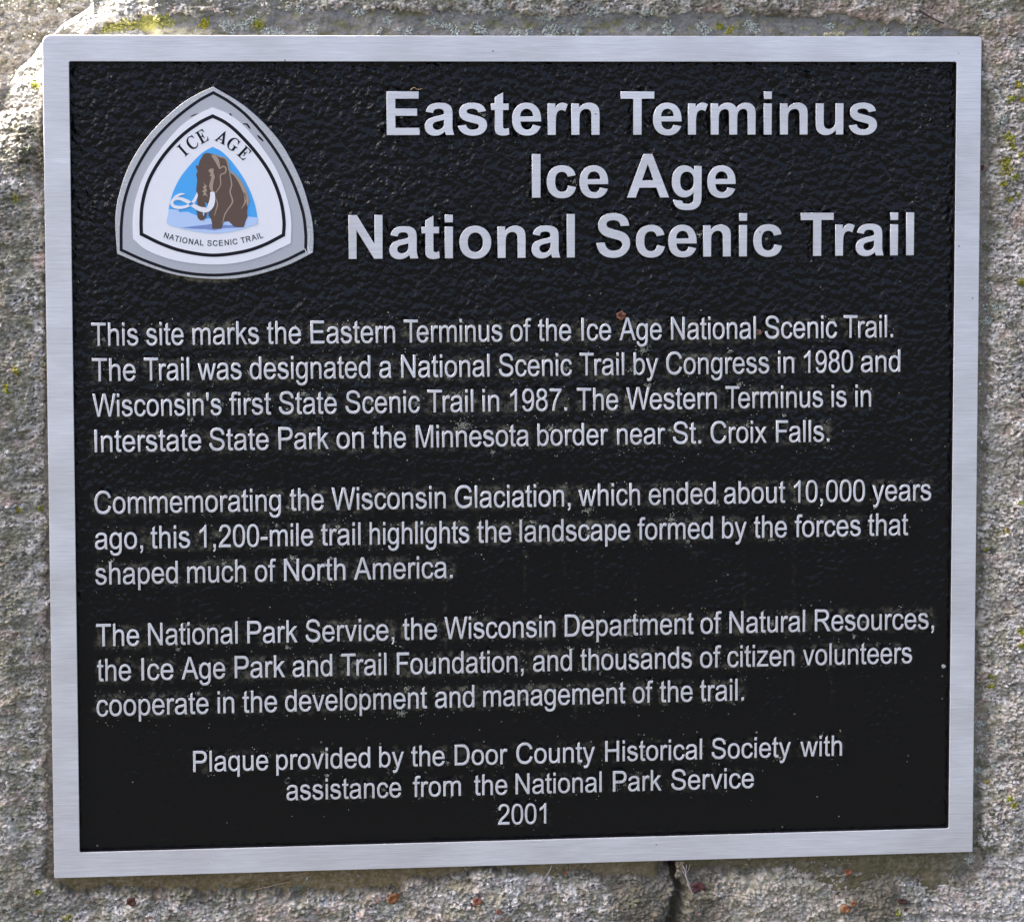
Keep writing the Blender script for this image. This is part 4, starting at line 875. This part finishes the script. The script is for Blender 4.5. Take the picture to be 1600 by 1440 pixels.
# ---------------------------------------------------------------- loose bits lying on rock and plaque
def leaf_bit(px, py, r, rgb, label, seed, z=None, asp=1.0, cat='leaf fragment', rot=0.0):
    g = np.random.default_rng(seed); x, y = at(px, py, 0 if z is None else z)
    zz = float(surface(x, y)[0])+.0012 if z is None else z
    n = 14; a = np.arange(n)/n*2*math.pi; rr = r*PX*(.7+.45*g.random(n)); X = np.cos(a)*rr*asp; Y = np.sin(a)*rr
    X, Y = X*math.cos(rot)-Y*math.sin(rot), X*math.sin(rot)+Y*math.cos(rot)
    rings = []
    for f_, h_ in ((1, 0), (.6, .25), (.25, .1)):
        rings.append(np.stack([X*f_, Y*f_, r*PX*(h_+.5*np.abs(np.sin(a*1.5+seed))*f_+.15*g.random(n))], 1))
    top = np.concatenate(rings+[np.array([[0, 0, r*PX*.12]])]); low = top-np.array([0, 0, .0003]); co = np.concatenate([top, low]); m = len(top)
    F = []
    for k in range(2):
        for i in range(n):
            j = (i+1) % n; F += [(k*n+i, k*n+j, (k+1)*n+j), (k*n+i, (k+1)*n+j, (k+1)*n+i)]
    for i in range(n): F.append((2*n+i, 2*n+(i+1) % n, 3*n))
    F = np.array(F); Fb = F[:, ::-1]+m
    rim = np.array([t_ for i in range(n) for t_ in ((i, i+m, (i+1) % n+m), (i, (i+1) % n+m, (i+1) % n))])
    me = mesh_np('leaf_fragment', co, np.concatenate([F, Fb, rim]), smooth=False)
    set_col(me, 'tint', np.array(rgb)[None]*g.uniform(.5, 1.1, (len(co), 1)))
    o = link('leaf_fragment', me, None, M_LEAF, (x, y, zz)); tag(o, label, cat)
def tube(name, pts, r, mat, label=None, cat=None, parent=None, group=None):
    cu = bpy.data.curves.new(name, 'CURVE'); cu.dimensions = '3D'; cu.bevel_depth = r; cu.bevel_resolution = 1; cu.use_fill_caps = True
    sp = cu.splines.new('POLY'); C3 = catmull(pts, 4); sp.points.add(len(C3)-1)
    o0 = C3[0]
    for i, (q, p) in enumerate(zip(sp.points, C3)):
        q.co = (*(p-o0), 1); q.radius = 1-.6*i/len(C3)
    ob = bpy.data.objects.new(name, cu); COL.objects.link(ob)
    me = bpy.data.meshes.new_from_object(ob.evaluated_get(bpy.context.evaluated_depsgraph_get()))
    bpy.data.objects.remove(ob); bpy.data.curves.remove(cu); me.name = name
    o = link(name, me, parent, mat, tuple(o0))
    if label: tag(o, label, cat, group)
    return o
def on_rock(p, dz=.001):
    x, y = at(p[0], p[1], -.006); return (x, y, float(surface(x, y)[0])+dz)
M_TWIG = simple('dark_twig', (.06, .045, .035), .8, var=.3)
M_STRAW = simple('dry_straw', (.42, .31, .19), .6, var=.2)
M_WEB = simple('grey_plant_fibre', (.42, .37, .33), .8, var=.2)
leaf_bit(970, 493, 8, (.22, .095, .06), 'reddish brown leaf bit on the plaque above the word Age', 1, z=-.0006)
leaf_bit(1183, 519, 6, (.30, .17, .11), 'small tan leaf scrap by the last letter of National', 2, z=-DEP+.0012, asp=1.3)
leaf_bit(205, 1408, 8, (.11, .045, .028), 'dark red-brown leaf scrap on rock below the lower left corner', 3, asp=1.1)
leaf_bit(614, 1404, 8, (.30, .125, .045), 'orange-brown curled leaf piece on rock below the plaque', 4, asp=1.3, rot=.5)
leaf_bit(744, 1406, 8, (.32, .12, .07), 'larger round rusty leaf bit under the lower border middle', 5)
leaf_bit(779, 1421, 5, (.28, .12, .08), 'small round rusty speck of leaf nearest the bottom picture edge', 6)
leaf_bit(886, 1368, 4, (.38, .14, .05), 'tiny orange leaf bit hanging from a thread under the border', 7)
leaf_bit(1328, 1367, 7, (.36, .14, .07), 'rust-coloured leaf scrap on the mortar edge under the right border', 8)
leaf_bit(1321, 1420, 8, (.36, .16, .07), 'larger of two orange leaf scraps side by side at lower right', 9)
leaf_bit(1334, 1411, 5, (.34, .14, .07), 'smaller of two orange leaf scraps side by side at lower right', 10)
leaf_bit(1412, 1410, 5, (.10, .045, .035), 'thin dark brown leaf sliver on pale rock at lower right', 11, asp=2.0, rot=-.3)
leaf_bit(1416, 1421, 4, (.09, .05, .035), 'tiny dark leaf crumb below the thin brown sliver', 12)
leaf_bit(1534.5, 262, 5, (.16, .02, .02), 'dark red bit wedged behind the right border', 13, z=-.006, asp=.5)
leaf_bit(1090, 1388, 9, (.13, .05, .045), 'dark maroon leaf piece beside the hanging fibres', 14, asp=1.6)
leaf_bit(1474, 1040, 3.5, (.6, .6, .58), 'tiny whitish speck on the black field near right border', 15, z=-DEP+.0006, cat='speck')
tube('twig', [on_rock(p, .002) for p in [(1432, 17), (1447, 26), (1460, 33), (1472, 37)]], .0009, M_TWIG, 'thin dark twig lying on the rock above the top right corner', 'twig')
tube('straw', [on_rock(p, .0015) for p in [(398, 1391), (418, 1386), (440, 1381), (455, 1377)]], .0004, M_STRAW, 'thin straight tan straw on the brown mortar below the plaque', 'straw')
tube('straw', [on_rock(p, .0015) for p in [(447, 1369), (463, 1366), (481, 1362)]], .0003, M_STRAW, 'short fine straw just under the lower border, left of centre', 'straw')
tube('root_fibre', [on_rock(p, .0015) for p in [(862, 1351), (857, 1362), (852, 1369), (847, 1376)]], .0005, M_WEB, 'pale curved root fibre hanging under the lower border', 'fibre')
tube('root_fibre', [on_rock(p, .0015) for p in [(888, 1350), (888, 1358), (886, 1366)]], .00028, M_TWIG, 'fine dark thread holding a tiny orange leaf bit', 'fibre')
hang = bpy.data.objects.new('hanging_debris', None); COL.objects.link(hang)
hx_, hy_ = at(1066, 1348, -.005); hang.matrix_world = PLACE @ Matrix.Translation((hx_, hy_, -.005))
tag(hang, 'tangle of pale plant fibres hanging into the crevice below the plaque', 'debris')
g = np.random.default_rng(5)
def rel(p, z): x, y = at(p[0], p[1], z); return (x-hx_, y-hy_, z+.005)
for k, P in enumerate([[(1064,1346),(1070,1358),(1072,1372),(1078,1388),(1086,1402),(1092,1418),(1095,1431)], [(1062,1348),(1068,1362),(1076,1378),(1083,1396),(1088,1412)],
                       [(1072,1350),(1074,1370),(1084,1390),(1088,1405)], [(1056,1349),(1060,1362),(1058,1372)], [(1078,1350),(1074,1360),(1070,1366)]]):
    tube('fibre', [rel((p[0]+g.normal(0, .8), p[1]), -.001-.0006*k-.001*g.random()) for p in P], .0005-.00004*k, M_WEB, parent=hang)
def wad(px, py, r, rgb, seed, z=-.002):
    gg = np.random.default_rng(seed); x, y = rel((px, py), z)[:2]; n = 16
    a = gg.uniform(0, 6.28, n); q = np.sqrt(gg.random(n))*r*PX
    me = flakes('leaf_wad', np.cos(a)*q, np.sin(a)*q, gg.uniform(2, 3.6, n)*PX, np.array(rgb)[None]*gg.uniform(.7, 1.2, (n, 1)), gg, zfun=lambda a_, b_: gg.uniform(-.001, .001, len(a_)), curl=.6)
    link('leaf_wad', me, hang, M_LEAF, (x, y, z+.005))
wad(1087, 1411, 6, (.42, .30, .20), 1); wad(1060, 1364, 5, (.36, .32, .22), 2); wad(1064, 1350, 7, (.34, .26, .15), 3); wad(1090, 1426, 3, (.40, .27, .22), 4)
tube('dry_seed', [(*at(p[0], p[1]), .0008) for p in [(641, 141), (647, 137), (652, 140), (660, 139)]], .0003, M_STRAW, 'curly bit of dry seed caught on top of the title letter E', 'seed')
